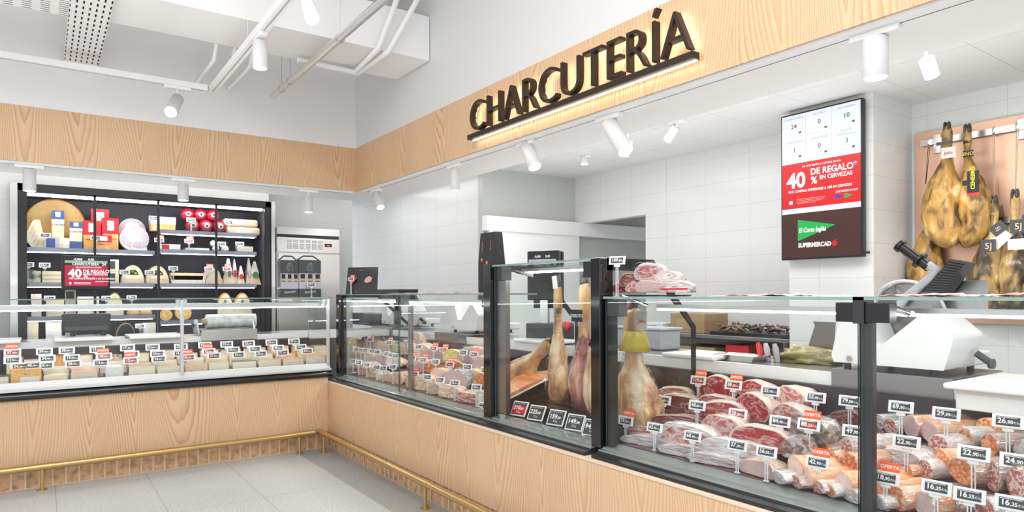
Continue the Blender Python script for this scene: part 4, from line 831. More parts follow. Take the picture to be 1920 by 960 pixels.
def boxed(name, kind, bx, x, L, label, group, yaw=0, wf=1.0, seed=1, cat='meat', wrap=False, pitch=0, hf=1.0, floor_=None):
    x0, y0, x1, y1 = bx; cx = (x0+x1)/2; a, b_ = PX(x0, y1, x), PX(x1, y1, x); w_ = abs(a.y-b_.y)*wf; base = PX(cx, y1, x); top = PX(cx, y0, x)
    z = max(base.z, deckz(x) if floor_ is None else floor_); h_ = max(top.z-z,   .035)*hf*1.22; w_ *= 1.06
    return meat(name, kind, (x, base.y, z), w_, h_, L, 'x', yaw, label, group, seed, cat, pitch, wrap)
# ---------------- cured hams and sausages in the large case ----------------
G3 = 'cured meats heaped in the large case'; G3s = 'sausages heaped in the large case'
rows3 = [
 # name, kind, box, x, L, yaw, wrap, label
 ('ham_piece', 'ham_pale', (1236, 730, 1290, 764), 2.62, .16, .35, 0, 'pale boneless ham half with white fat streaks, leaning behind the 89,90 tag'),
 ('ham_piece', 'ham_red', (1316, 712, 1374, 750), 2.66, .14, .25, 1, 'deep red ham piece at the back beside the 119,00 offer tag'),
 ('ham_piece', 'ham_red', (1381, 719, 1441, 748), 2.66, .14, -.1, 0, 'red ham piece with thick white fat edge behind the 35,90 tag'),
 ('ham_piece', 'ham_pale', (1449, 731, 1510, 764), 2.64, .16, -.2, 0, 'bright red ham half at the back between the 35,90 and 55,90 tags'),
 ('ham_piece', 'beef', (1553, 775, 1618, 818), 2.60, .18, .1, 1, 'dark purple dried beef piece in film beside the middle post'),
 ('ham_piece', 'ham_brown', (1232, 748, 1306, 786), 2.46, .15, .3, 1, 'brown rinded ham half in film below the 68,80 tag'),
 ('ham_piece', 'ham_red', (1311, 746, 1370, 768), 2.50, .14, .2, 1, 'flat red ham piece wedged under the back row by the 119,00 tag'),
 ('ham_piece', 'ham_red', (1309, 760, 1398, 794), 2.42, .16, .15, 1, 'wide red ham half with fat rim behind the red 20,80 tag'),
 ('ham_piece', 'ham_red', (1374, 746, 1442, 790), 2.46, .16, -.1, 1, 'large red ham half with a white fat vein across its face'),
 ('ham_piece', 'ham_pale', (1443, 764, 1508, 798), 2.44, .15, -.1, 1, 'reddish ham half with fine white veins behind the 84,90 tag'),
 ('ham_piece', 'vac_dark', (1468, 788, 1555, 832), 2.34, .16, -.2, 1, 'brownish lump of ham in crumpled film beneath the 88,23 offer tag'),
 ('ham_piece', 'ham_brown', (1228, 782, 1312, 812), 2.36, .14, .3, 1, 'dark brown ham piece in film behind the flat white packs'),
 ('ham_piece', 'ham_pale', (1313, 787, 1388, 830), 2.30, .14, .0, 1, 'red ham end with bone hole and broad fat edge'),
 ('ham_piece', 'ham_red', (1373, 808, 1474, 848), 2.24, .14, .25, 1, 'long flat red ham piece behind the 37,50 tag'),
 ('ham_piece', 'vac_dark', (1464, 826, 1520, 862), 2.24, .13, .1, 1, 'small brown ham knob in film behind the 56,95 tag'),
 ('ham_piece', 'ham_pale', (1182, 804, 1238, 830), 2.28, .12, .3, 0, 'thin pale pink ham slice piece lying beside the hanging ham'),
 ('ham_piece', 'vac', (1168, 824, 1258, 866), 2.15, .15, .2, 1, 'white frosted vacuum pack with a dark spot at the case corner'),
 ('ham_piece', 'ham_vac', (1233, 804, 1332, 850), 2.20, .16, .25, 1, 'white vacuum pack with dark red meat along its lower edge'),
 ('ham_piece', 'vac', (1238, 840, 1335, 884), 2.13, .13, .15, 1, 'yellowish pale vacuum pack beneath the 68,90 tag'),
 ('ham_piece', 'vac', (1308, 833, 1432, 878), 2.18, .15, .2, 1, 'long white vacuum packed ham below the 37,50 tag'),
 ('ham_piece', 'vac', (1292, 862, 1382, 902), 2.12, .12, .2, 1, 'pinkish vacuum pack lying in front of the long white one'),
 ('ham_piece', 'cooked', (1380, 868, 1456, 918), 2.12, .14, -.1, 1, 'round smooth pink ham half in film in front of the 56,95 tag'),
 ('sausage', 'sausage_pink', (1465, 862, 1516, 896), 2.16, .24, -.55, 0, 'orange skinned sausage lying on the pile left of the 42,90 tag'),
 ('sausage', 'sausage_pink', (1487, 882, 1534, 918), 2.13, .24, -.60, 0, 'orange sausage with dark label band below the 42,90 tag'),
 ('sausage', 'salami', (1507, 912, 1556, 950), 2.11, .22, -.5, 1, 'pale round cut sausage in film in the front row by the middle post'),
 ('sausage', 'sausage_pink', (1556, 892, 1604, 938), 2.13, .26, -.5, 0, 'thick orange sausage with pink cut face beside the middle post'),
 ('sausage', 'sausage_vac', (1446, 888, 1488, 922), 2.13, .18, -.5, 1, 'frosted film wrapped sausage beside the round pink ham'),
 ('sausage', 'sausage_vac', (1436, 908, 1478, 936), 2.10, .16, -.5, 1, 'lowest frosted sausage in front of the round pink ham'),
 ('sausage', 'salami_brown', (1473, 916, 1510, 944), 2.10, .16, -.5, 1, 'small brown wrapped sausage end in the front row'),
 ('sausage', 'chorizo_white', (1536, 928, 1574, 956), 2.10, .16, -.5, 1, 'small mottled sausage end at the bottom of the heap by the post'),
 ('sausage', 'sausage_vac', (1566, 938, 1622, 968), 2.10, .16, -.4, 1, 'pale frosted package at the very bottom beside the post'),
 ('sausage', 'salami', (1572, 826, 1602, 858), 2.30, .24, -.35, 1, 'dark wrapped salami with a red marbled end near the 49,90 tag'),
 ('sausage', 'chorizo', (1549, 852, 1577, 882), 2.26, .20, -.3, 1, 'short reddish chorizo end behind the 42,90 offer tag'),
 ('sausage', 'chorizo', (1576, 856, 1612, 888), 2.24, .20, -.3, 1, 'second reddish chorizo end beside the middle post'),
 ('sausage', 'morcon', (1520, 832, 1562, 858), 2.34, .20, -.4, 1, 'long dark wrapped sausage lying behind the 42,90 offer tag'),
 ('sausage', 'salami_net', (1648, 788, 1690, 820), 2.60, .22, -.5, 1, 'salami in black net with a white rimmed red cut beneath the 69,90 tag'),
 ('sausage', 'sausage_vac', (1630, 782, 1662, 806), 2.66, .18, -.4, 1, 'grey wrapped sausage at the back beside the middle post'),
 ('sausage', 'sausage_pink', (1684, 786, 1732, 822), 2.58, .26, -.55, 1, 'red labelled sausage with pale pink cut left of the 29,99 tag'),
 ('sausage', 'sausage_pink', (1718, 796, 1768, 830), 2.54, .28, -.55, 1, 'thick orange sausage with white pink cut behind the 29,99 tag'),
 ('sausage', 'chorizo', (1824, 790, 1872, 820), 2.60, .22, -.5, 0, 'chorizo with bright orange marbled cut beside the 26,90 tag'),
 ('sausage', 'chorizo_white', (1787, 808, 1832, 842), 2.52, .22, -.5, 1, 'wrapped sausage with white and orange cut left of the 26,90 tag'),
 ('sausage', 'morcon', (1832, 820, 1880, 854), 2.48, .26, -.55, 1, 'net covered sausage with small orange centre below the 26,90 tag'),
 ('sausage', 'salami', (1734, 822, 1784, 852), 2.44, .18, -.4, 1, 'pinkish salami in film under the thick orange sausage'),
 ('sausage', 'sausage_vac', (1896, 832, 1940, 866), 2.46, .20, -.4, 1, 'pink wrapped sausage at the picture edge under the 26,90 tag'),
 ('sausage', 'chorizo', (1630, 838, 1690, 860), 2.42, .22, -1.0, 1, 'spotted orange sausage lying behind the 18,90 offer tag'),
 ('sausage', 'sausage_vac', (1640, 850, 1735, 882), 2.36, .16, -.3, 1, 'long white film package under the 22,90 tag by the post'),
 ('sausage', 'chorizo', (1742, 848, 1786, 880), 2.36, .24, -.55, 0, 'orange cut chorizo with a white and blue paper sleeve'),
 ('sausage', 'salami', (1712, 868, 1756, 904), 2.32, .20, -.5, 1, 'wrapped salami end behind the first 16,25 tag'),
 ('sausage', 'morcon', (1765, 868, 1842, 908), 2.26, .22, -.55, 1, 'brown sausage in a dark blue printed bag under the second 22,90 tag'),
 ('sausage', 'salami_brown', (1836, 874, 1886, 922), 2.26, .30, -.55, 1, 'big brown salami in film behind the second 16,25 tag'),
 ('sausage', 'salami_brown', (1880, 886, 1932, 938), 2.22, .30, -.5, 1, 'big brown salami in film at the picture edge under the 24,90 tag'),
 ('sausage', 'chorizo', (1692, 880, 1716, 912), 2.30, .16, -.4, 1, 'small orange speckled sausage end between the 18,90 and first 16,25 tag'),
 ('sausage', 'chorizo', (1656, 920, 1708, 962), 2.13, .26, -.5, 1, 'large orange mottled sausage in front beside the 18,90 offer tag'),
 ('sausage', 'chorizo', (1628, 908, 1656, 944), 2.14, .20, -.4, 0, 'orange sausage half hidden behind the post'),
 ('sausage', 'sausage_pink', (1704, 930, 1762, 975), 2.12, .26, -.5, 1, 'pinkish sausage at the bottom edge under the first 16,25 tag'),
 ('sausage', 'salami_brown', (1764, 932, 1812, 965), 2.16, .20, -.8, 1, 'dark red sausage pair lying beneath the two 16,25 tags'),
 ('sausage', 'salami', (1818, 942, 1876, 985), 2.12, .22, -.5, 1, 'pink wrapped salami at the bottom edge near the last 16,25 tag'),
 ('sausage', 'sausage_vac', (1628, 945, 1665, 975), 2.10, .18, -.5, 1, 'frosted sausage end at the bottom edge next to the post'),
]
for i, (n_, k_, bx, x, L, yw, wr, lab) in enumerate(rows3):
    boxed(n_, k_, bx, x, L, lab, G3s if n_ == 'sausage' else G3, yaw=yw, seed=i % 7, wf=1.0 if n_ != 'sausage' else 1.05, wrap=bool(wr), cat='sausage' if n_ == 'sausage' else 'ham')
# coloured sleeves
tags3 = [((1308, 713), '119,00', 1, 1, 2.60, 'offer tag reading 119,00 at the back of the large case'), ((1374, 722), '89,00', 1, 1, 2.56, 'offer tag with red price 89,00 behind the red ham halves'), ((1242.5, 750), '89,90', 0, 0, 2.40, 'price tag reading 89,90 in front of the pale ham half'),
 ((1306, 760), '68,80', 0, 0, 2.36, 'price tag reading 68,80 before the brown ham half'), ((1382, 776), '20,80', 0, 1, 2.36, 'price tag with small red price 20,80 amid the red hams'), ((1172, 789), '79,00', 1, 0, 2.22, 'offer tag reading 79,00 in front of the hanging ham'),
 ((1226, 801.5), '65,90', 0, 0, 2.12, 'price tag reading 65,90 above the frosted corner pack'), ((1297, 817.5), '68,90', 0, 0, 2.10, 'price tag reading 68,90 standing on the front deck'), ((1381, 835), '37,50', 0, 0, 2.10, 'price tag reading 37,50 before the long white ham pack'),
 ((1435.5, 847), '56,95', 0, 0, 2.09, 'price tag reading 56,95 before the round pink ham'), ((1461, 790), '84,90', 0, 0, 2.30, 'price tag reading 84,90 between the deck steps'), ((1443, 733), '35,90', 0, 0, 2.52, 'price tag reading 35,90 between two red ham halves'),
 ((1528, 745), '55,90', 0, 0, 2.56, 'price tag reading 55,90 behind the dried beef'), ((1592, 752), '79,00', 0, 0, 2.58, 'price tag reading 79,00 beside the middle post'), ((1515, 796), '88,23', 1, 1, 2.28, 'offer tag reading 88,23 before the dried beef'),
 ((1601, 809), '49,90', 0, 0, 2.30, 'tilted price tag reading 49,90 partly behind the post'), ((1531, 867), '42,90', 1, 0, 2.12, 'offer tag reading 42,90 over the orange sausages'), ((1688, 763), '69,90', 0, 0, 2.52, 'price tag reading 69,90 above the netted salami'),
 ((1773, 776), '29,99', 0, 0, 2.46, 'price tag reading 29,99 above the thick orange sausage'), ((1889, 790), '26,90', 0, 0, 2.44, 'price tag reading 26,90 above the bright chorizo'), ((1698, 829), '22,90', 0, 0, 2.30, 'price tag reading 22,90 nearer the middle post'),
 ((1824, 850), '22,90', 0, 0, 2.22, 'price tag reading 22,90 over the blue printed bag'), ((1906, 865), '24,90', 0, 0, 2.24, 'price tag reading 24,90 at the picture edge'), ((1659, 896), '18,90', 1, 0, 2.11, 'offer tag reading 18,90 in the front row by the post'),
 ((1754, 914), '16,25', 0, 0, 2.095, 'front price tag reading 16,25 nearest the post'), ((1816, 929), '16,25', 0, 0, 2.10, 'front price tag reading 16,25 in the middle of three alike'), ((1896, 944), '16,25', 0, 0, 2.095, 'front price tag reading 16,25 nearest the picture edge')]
for (px, py), pr, of, rd, x, lab in tags3:
    price_tag(PX(px, py, x), deckz(x), 'x', pr, lab, 'price tags in the large meat case', bool(of), rd, k=.88 if x > 2.2 else .82, oside=.2, jit=.12)

# ---------------- cooked hams in the corner case ----------------
G1 = 'cooked hams and cold cuts in the corner case'
rows1 = [
 ('pate', (658, 684, 674, 711), 2.20, 'brown pate block first in the front row at the corner post'), ('pate', (674, 684, 690, 717), 2.17, 'dark speckled pate second in the front row'), ('peach', (690, 699, 708, 721), 2.16, 'pale loaf with black printed film third in the front row'),
 ('peach', (708, 703, 718, 723), 2.16, 'narrow beige roll standing in the front row'), ('peach', (718, 702, 736, 727), 2.15, 'oval beige cold cut in the front row before the first divider'), ('pate', (735, 702, 752, 733), 2.15, 'speckled peach coloured loaf ending the first front row'),
 ('cooked', (762, 706, 777, 738), 2.15, 'pink ham half just past the inner post'), ('netted', (777, 708, 804, 746), 2.15, 'round netted ham with a red seal on its face'), ('netted', (806, 722, 825, 751), 2.13, 'small brown netted roll in film'),
 ('netted', (824, 726, 855, 760), 2.12, 'golden roll with a hollow top in clear film'), ('loafpink', (856, 739, 893, 770), 2.12, 'square pink bacon block in film in the front row'), ('whiteloaf', (893, 738, 915, 775), 2.12, 'white gelled block beside the taller case'),
 ('netted', (660, 662, 680, 677), 2.40, 'golden netted roll in the middle row at the corner'), ('cooked', (681, 664, 697, 681), 2.40, 'pink roll in the middle row beside the golden netted roll'), ('cooked', (698, 669, 728, 693), 2.36, 'broad pink ham in the middle row of the first bay'),
 ('cooked', (727, 673, 749, 702), 2.36, 'tall pink ham in the middle row ending the first bay'), ('cooked_round', (776, 680, 797, 704), 2.38, 'upright oval pink ham with brown rim'), ('cooked', (809, 694, 836, 723), 2.30, 'smooth beige ham face beside the grey patterned one'),
 ('mortadella', (830, 700, 872, 734), 2.26, 'big mortadella with grey patterned skin'), ('roast', (797, 682, 824, 700), 2.40, 'brown roasted knuckle in film'), ('roast', (826, 679, 866, 698), 2.42, 'glazed brown roasted pieces in film'), ('cooked', (862, 695, 898, 712), 2.36, 'pink bacon slab behind the square block'),
 ('roast', (889, 704, 913, 726), 2.28, 'orange roast with green wrapper beside the taller case'), ('netty', (656, 635, 674, 652), 2.62, 'yellow wrapped ham at the back corner'), ('cooked', (671, 639, 686, 655), 2.60, 'small pink ham second in the back row'),
 ('cooked', (686, 640, 709, 660), 2.60, 'pink ham with orange skin third in the back row'), ('peach', (711, 644, 737, 664), 2.60, 'pale ham fourth in the back row'), ('netty', (736, 645, 748, 661), 2.60, 'narrow yellow skinned ham before the inner post'),
 ('cooked', (765, 631, 789, 664), 2.60, 'tallest pale ham standing at the back of the second bay'), ('peach', (777, 650, 802, 680), 2.54, 'speckled pale ham in front of the tallest one'), ('cooked', (800, 656, 833, 680), 2.58, 'pink ham half with brown skin in the back row'),
 ('netty', (832, 660, 863, 687), 2.54, 'ham in yellow and white printed net'), ('cooked_round', (862, 657, 898, 698), 2.54, 'large round pink ham under two tags'), ('cooked', (896, 659, 916, 684), 2.56, 'pink ham at the back beside the taller case'),
 ('cooked', (889, 674, 916, 706), 2.46, 'whitish triangular ham piece beside the taller case'), ('pate', (764, 678, 775, 702), 2.44, 'small brown roll hidden beside the inner post'), ('peach', (752, 643, 764, 676), 2.58, 'white wrapped ham seen through the divider glass')]
for i, (k_, bx, x, lab) in enumerate(rows1):
    boxed('cold_cut', k_, bx, x, .15 if x < 2.5 else .13, lab, G1, yaw=.35, seed=i % 7, wrap=i % 2 == 0, wf=.78, cat='cold cut')
tags1 = [(682, 636, 1, 2.56), (694, 637, 1, 2.56), (729, 642, 1, 2.56), (743, 643, 0, 2.56), (667, 655, 0, 2.36), (676, 656, 0, 2.36), (684, 656.5, 0, 2.36), (698, 658, 0, 2.36), (707, 659.5, 0, 2.36), (725, 663, 0, 2.34), (733, 665, 0, 2.34), (741, 667, 0, 2.34),
 (661, 677, 0, 2.14), (672, 679.5, 0, 2.14), (687, 684, 0, 2.13), (706, 688, 0, 2.13), (718, 690, 0, 2.13), (736, 687.5, 0, 2.13), (770, 647, 1, 2.50), (784.5, 650, 0, 2.48), (812.5, 653, 1, 2.52), (831, 656, 1, 2.52), (868, 660.5, 0, 2.50), (888, 664, 1, 2.48),
 (772.5, 671, 1, 2.36), (793, 674.5, 1, 2.36), (816, 678, 0, 2.34), (842.5, 683, 1, 2.34), (876, 688, 0, 2.30), (776, 701, 1, 2.14), (801, 706.6, 0, 2.12), (824, 712, 0, 2.12), (852, 718, 0, 2.11), (892.5, 726, 0, 2.10), (909.5, 694, 0, 2.26)]
pr1 = ['11,95', '9,90', '12,50', '16,90', '8,95', '10,90', '13,90', '14,50', '7,90', '17,90', '19,50', '15,95', '21,90', '18,50', '22,50', '12,90', '13,50', '23,90', '9,95', '16,50', '10,50', '11,50', '24,50', '8,90', '12,95', '14,90', '20,90', '7,95', '19,95', '6,95', '17,50', '25,90', '26,50', '18,95', '27,50']
for i, (px, py, of, x) in enumerate(tags1):
    row = 'back' if x > 2.45 else ('middle' if x > 2.2 else 'front')
    price_tag(PX(px, py, x), deckz(x), 'x', pr1[i], ('orange offer tag' if of else 'small price tag')+' reading %s in the %s row of the corner case' % (pr1[i], row), 'price tags in the corner meat case', bool(of), 1 if of else 0, k=.80, jit=.35)

# ---------------- cheeses in the left case ----------------
GC = 'cut cheeses in the long cheese case'
CHK = {'i': ('cheese_ivory', 'rind_tan'), 'c': ('cheese_cream', 'rind_pale'), 'w': ('cheese_white', 'rind_white'), 'p': ('cheese_pink', 'rind_tan'), 'o': ('cheese_orange', 'rind_orange'), 'g': ('cheese_grey', 'rind_orange'), 'b': ('cheese_blue', 'rind_pale'), 'e': ('cheese_peach', 'rind_tan'), 'k': ('cheese_ivory', 'rind_charcoal')}
CHN = {'i': 'ivory', 'c': 'yellowish cream', 'w': 'white', 'p': 'pinkish', 'o': 'orange', 'g': 'greyish orange edged', 'b': 'blue veined', 'e': 'peach coloured', 'k': 'dark rinded ivory'}
def cheese_block(b, wedge):
    f_ = [(-.5, 0), (.5, 0), (.5-wedge*.35, 1), (-.5+wedge*.35, 1)]
    b.prism(f_, 'z', 0, 1)
def cheese_rind(b, wedge):
    b.prism([(-.5, .02), (.5, .02), (.5-wedge*.35, 1.0), (-.5+wedge*.35, 1.0)], 'z', 1.0, 1.035); b.box(.485, .515, 0.01, .7, 0.02, 1.03)
def cheese(loc, w_, h_, d_, k, label, group, facing='y', yaw=0.0, wedge=.3, rind=True):
    r = root('cheese_piece', loc, label, 'cheese', group); r.rotation_euler = (0, 0, (0 if facing == 'y' else -pi/2)+yaw)
    inst(('cb', wedge, k), 'paste', CHK[k][0], r, lambda b: cheese_block(b, wedge), scale=(w_, d_, h_), bevel=.06)
    if rind: inst(('cr', wedge, k), 'rind', CHK[k][1], r, lambda b: cheese_rind(b, wedge), scale=(w_, d_, h_))
    return r
front = [((-12, 707, 17, 722), 'k'), ((19, 694, 47, 712), 'o'), ((48, 694, 78, 711), 'o'), ((20, 707, 74, 719), 'w'), ((79, 704, 127, 715), 'c'), ((131, 698, 184, 713), 'g'), ((196, 688, 231, 709), 'w'), ((240, 687, 292, 706), 'i'), ((293, 688, 340, 702), 'i'), ((346, 683, 391, 699), 'e'), ((390, 680, 430, 696), 'i'), ((435, 678, 482, 694), 'k'), ((483, 675, 528, 690), 'p'), ((529, 673, 571, 686), 'g'), ((573, 668, 611, 684), 'g')]
mid = [((82, 687, 130, 709), 'i'), ((131, 683, 185, 701), 'w'), ((186, 677, 239, 702), 'p'), ((241, 681, 284, 694), 'p'), ((285, 675, 333, 690), 'i'), ((350, 673, 382, 684), 'w'), ((384, 669, 428, 684), 'c'), ((429, 667, 472, 684), 'c'), ((470, 664, 512, 678), 'i'), ((515, 664, 555, 675), 'g'), ((557, 662, 594, 674), 'c')]
back = [((10, 672, 42, 692), 'c'), ((43, 674, 76, 692), 'k'), ((98, 668, 121, 690), 'o'), ((122, 667, 174, 686), 'p'), ((176, 667, 229, 680), 'b'), ((233, 663, 280, 682), 'i'), ((281, 658, 328, 680), 'i'), ((330, 663, 371, 676), 'p'), ((374, 657, 411, 670), 'i'), ((413, 656, 452, 670), 'p'), ((455, 653, 499, 668), 'p'), ((501, 650, 541, 666), 'e'), ((545, 651, 582, 666), 'o'), ((588, 649, 614, 670), 'i')]
def deckL(y): return .675+(y-5.455)*.105
ORD = ['first', 'second', 'third', 'fourth', 'fifth', 'sixth', 'seventh', 'eighth', 'ninth', 'tenth', 'eleventh', 'twelfth', 'thirteenth', 'fourteenth', 'fifteenth', 'sixteenth', 'seventeenth', 'eighteenth', 'nineteenth', 'twentieth', 'twenty-first', 'twenty-second']
for rn, lst, y in (('front', front, 5.50), ('middle', mid, 5.68), ('back', back, 5.84)):
    for i, ((x0, y0, x1, y1), k) in enumerate(lst):
        a, c = PY(x0, y1, y), PY(x1, y1, y); t = PY((x0+x1)/2, y0, y); z = deckL(y)+.002
        cheese(((a.x+c.x)/2, y, z), (c.x-a.x)*.96, max(t.z-z, .03), .13 if rn != 'front' else .15, k, '%s cheese piece, %s from the left in the %s row of the counter' % (CHN[k], ORD[i], rn), GC, yaw=random.Random(i*7+len(lst)).uniform(-.12, .12), wedge=.3 if i % 2 else .6)
tl = [(23, 661, 1, '37,90'), (83, 659, 0, '39,90'), (125, 657, 0, '30,90'), (182, 655, 0, '15,90'), (239, 652, 0, '17,90'), (286, 651, 0, '21,90'), (339, 650, 0, '32,90'), (384, 647, 0, '34,50'), (425, 645.5, 0, '25,90'), (466, 644, 0, '23,50'), (509, 642, 0, '24,90'), (551, 640, 0, '27,50'),
 (23, 675, 0, '31,70'), (88, 672, 0, '34,90'), (134, 671, 0, '19,90'), (195, 668, 1, '18,90'), (247, 664, 0, '26,50'), (295, 663, 0, '24,50'), (337, 662.5, 0, '18,50'), (391, 659, 1, '22,90'), (437, 656, 0, '29,90'), (478, 654, 0, '33,90'), (521, 652.5, 0, '28,50'), (564, 651, 0, '31,90'),
 (36, 687, 0, '24,30'), (61, 685, 0, '48,90'), (85, 685, 0, '18,30'), (137, 682, 0, '28,90'), (189, 680, 0, '14,90'), (245, 676, 1, '12,90'), (298, 673, 0, '26,90'), (353, 670, 1, '36,90'), (401, 667, 0, '27,90'), (447, 665, 0, '16,90'), (489, 663, 0, '33,50'), (530, 661, 0, '37,50'), (576, 658, 0, '29,50')]
for i, (px, py, of, pr) in enumerate(tl):
    y, rn = (5.80, 'back') if i < 12 else ((5.70, 'middle') if i < 24 else (5.60, 'front'))
    price_tag(PY(px, py, y), deckL(y), 'y', pr, ('orange offer tag' if of else 'white price tag')+' reading %s in the %s row of the cheese case' % (pr, rn), 'price tags in the cheese case', bool(of), 1 if of else 0, k=1.05, oside=-.1)
# ---------------- goods in the black cheese cabinet ----------------
GB = 'goods on the shelves of the black cheese cabinet'
def cbase(x, py_bottom, side=None):
    zz = PY(0, 0, 7.6); z = None
    side = side or ('L' if x < xb[2] else 'R')
    return side
def cbox(bx, y=7.52, side='L', lev=0):
    x0, y0, x1, y1 = bx; a, c = PY(x0, y1, y), PY(x1, y1, y); z = SH[side][lev]; t = PY((x0+x1)/2, y0, y).z
    return (a.x+c.x)/2, c.x-a.x, z, max(t-z, .025)
def pack(bx, side, lev, col, bands, label, d=.09, y=7.50, name='cheese_pack', rz=0, group=GB):
    x, w_, z, h_ = cbox(bx, y, side, lev); r = root(name, (x, y, z), label, 'cheese', group, rz=rz)
    b = MB(); b.prism([(-w_/2*.94, 0), (w_/2*.94, 0), (w_/2, h_*.9), (w_/2*.97, h_), (-w_/2*.97, h_), (-w_/2, h_*.9)], 'y', 0, d); b.build('block', col, r, bevel=.005)
    for n_, mt, u0, v0, u1, v1 in bands: e_ = .0 if u1-u0 > .9 else .002; b = MB(); b.box(w_*(u0-.5), w_*(u1-.5), -.002-e_, d+.001 if u1-u0 > .9 else .004, h_*v0, h_*v1); b.build(n_, mt, r)
    return r
def lab_text(r, s, w_, z, h, mt='pack_blue', y=-.0035): b = MB(); b.text(s, (0, y, z), (1, 0, 0), (0, 0, 1), h, 'C', .02); return b.build('lettering', mt, r)
def wheel(bx, side, lev, face, rim, label, y=7.55, t=.08, half=False, inner=None, name='round_cheese', tilt=.12, group=GB, ring=None):
    x, w_, z, h_ = cbox(bx, y, side, lev); R_ = w_/2; r = root(name, (x, y, z), label, 'cheese', group)
    n = 40; hz_ = h_ if half else 2*R_
    def pt(a, rr, yy, c0): return (rr*cos(a), yy, c0+rr*sin(a))
    c0 = 0 if half else R_
    k = (h_/R_) if half else 1
    def pts(rr, yy): 
        if half: return [(rr*cos(pi*i/n), yy, max(0.0, rr*sin(pi*i/n)*k)) for i in range(n+1)]
        return [(rr*cos(2*pi*i/n), yy, R_+rr*sin(2*pi*i/n)) for i in range(n)]
    b = MB(); b.loft([pts(R_*.96, 0), pts(R_, .012), pts(R_, t-.012), pts(R_*.96, t)], True, True); o = b.build('rind', rim, r)
    b = MB(); q = pts(R_*.93, -.002); b.add(q, [tuple(range(len(q)))]); f_ = b.build('face', face, r)
    if inner: 
        b = MB(); q = [(p[0]*(.55 if not half else .48), -.004, (p[2]-c0)*.55+c0 if not half else p[2]*.30+h_*.48) for p in q]; b.add(q, [tuple(range(len(q)))]); lb = b.build('printed_label', inner, r)
        if half: b = MB(); b.add([(-R_*.25, -.006, h_*.60), (R_*.05, -.006, h_*.60), (R_*.12, -.006, h_*.70), (-R_*.1, -.006, h_*.74)], [(0, 1, 2, 3)]); b.build('label_art', 'pack_green', lb); b = MB(); b.add([(R_*.1, -.006, h_*.54), (R_*.34, -.006, h_*.53), (R_*.3, -.006, h_*.60), (R_*.1, -.006, h_*.61)], [(0, 1, 2, 3)]); b.build('label_art', 'pack_yellow', lb)
    r.rotation_euler = (-tilt if not half else 0, 0, 0)
    return r
# material with radial printed rays for the round boxes
m = mat('ray_print', (.85, .86, .88), .35, coat=.3); tc = N(m, 'ShaderNodeTexCoord'); sp = N(m, 'ShaderNodeSeparateXYZ'); mp = N(m, 'ShaderNodeMapping'); LK(m, tc.outputs['Object'], mp.inputs[0]); LK(m, mp.outputs[0], sp.inputs[0])
mp.inputs['Location'].default_value = (0, 0, -.155)
ang = math_(m, 'ARCTAN2', sp.outputs[2], sp.outputs[0]); rr = math_(m, 'POWER', math_(m, 'ADD', math_(m, 'POWER', sp.outputs[0], 2), math_(m, 'POWER', sp.outputs[2], 2)), .5)
st = math_(m, 'FRACT', math_(m, 'MULTIPLY', ang, 5.41)); rp = ramp(m, [(0, (.12, .22, .50)), (.22, (.12, .22, .50)), (.25, (.86, .86, .88)), (.48, (.86, .86, .88)), (.5, (.66, .05, .08)), (.68, (.66, .05, .08)), (.72, (.86, .86, .88))]); rp.color_ramp.interpolation = 'CONSTANT'; LK(m, st, rp.inputs[0])
inr = math_(m, 'MULTIPLY', math_(m, 'GREATER_THAN', rr, .062), math_(m, 'LESS_THAN', rr, .128)); mx = N(m, 'ShaderNodeMix', data_type='RGBA'); LK(m, inr, mx.inputs[0]); mx.inputs[6].default_value = (.86, .86, .88, 1); LK(m, rp.outputs[0], mx.inputs[7]); LK(m, mx.outputs[2], bc(m))
wheel((44, 362, 162, 470), 'L', 0, 'cheese_wheel', 'rind_orange', 'huge orange cheese wheel standing at the back of the top shelf', y=7.72, t=.09, tilt=.0)
# parmesan wedge
x, w_, z, h_ = cbox((44, 411, 84, 463), 7.48, 'L', 0); r = root('cheese_wedge', (x, 7.48, z), 'pale hard cheese wedge with dotted lilac rind before the huge wheel', 'cheese', GB)
b = MB(); b.add([(-w_/2, 0, h_*.35), (-w_*.1, -.01, 0), (w_*.6, 0, 0), (w_*.28, .02, h_), (-w_*.05, .02, h_*1.0), (-w_/2, .12, h_*.4), (w_*.5, .12, 0), (w_*.28, .12, h_)], [(0, 1, 2, 3, 4), (5, 7, 6), (2, 6, 7, 3), (3, 7, 5, 0, 4), (0, 5, 6, 2, 1)], False); b.build('paste', 'cheese_cream', r, bevel=.004)
b = MB()
for i in range(4): b.text('PARM', (w_*(-.02+.08*i), -.012, h_*(.62-.16*i)), (.35, 0, 1), (-1, 0, .35), .022, 'C', 0)
b.build('rind_print', 'pack_purple', r)
for bx, lab, y in (((97, 395, 121, 447), 'tall blue and cream cheese pack standing in front of the huge wheel', 7.58), ((131, 416, 155, 465), 'shorter placed blue and cream cheese pack beside the red packs', 7.50)):
    r = pack(bx, 'L', 0, 'cheese_cream', [('top_band', 'pack_blue', 0, .78, 1, 1.0), ('bottom_band', 'pack_blue', 0, 0, 1, .30), ('badge', 'pack_white', .3, .84, .7, .97)], lab, y=y); w_ = cbox(bx, y)[1]; h_ = cbox(bx, y)[3]; lab_text(r, 'LE GRUYÈRE', w_, h_*.62, .014)
pack((84, 445, 112, 464), 'L', 0, 'pack_purple', [('label', 'pack_blue', .1, .1, .7, .9)], 'small cheese portion with dark blue label on the top shelf', y=7.46)
pack((110, 446, 131, 464), 'L', 0, 'cheese_cream', [('label', 'pack_white', .4, .1, .85, .9)], 'small yellow cheese block with white label on the top shelf', y=7.47)
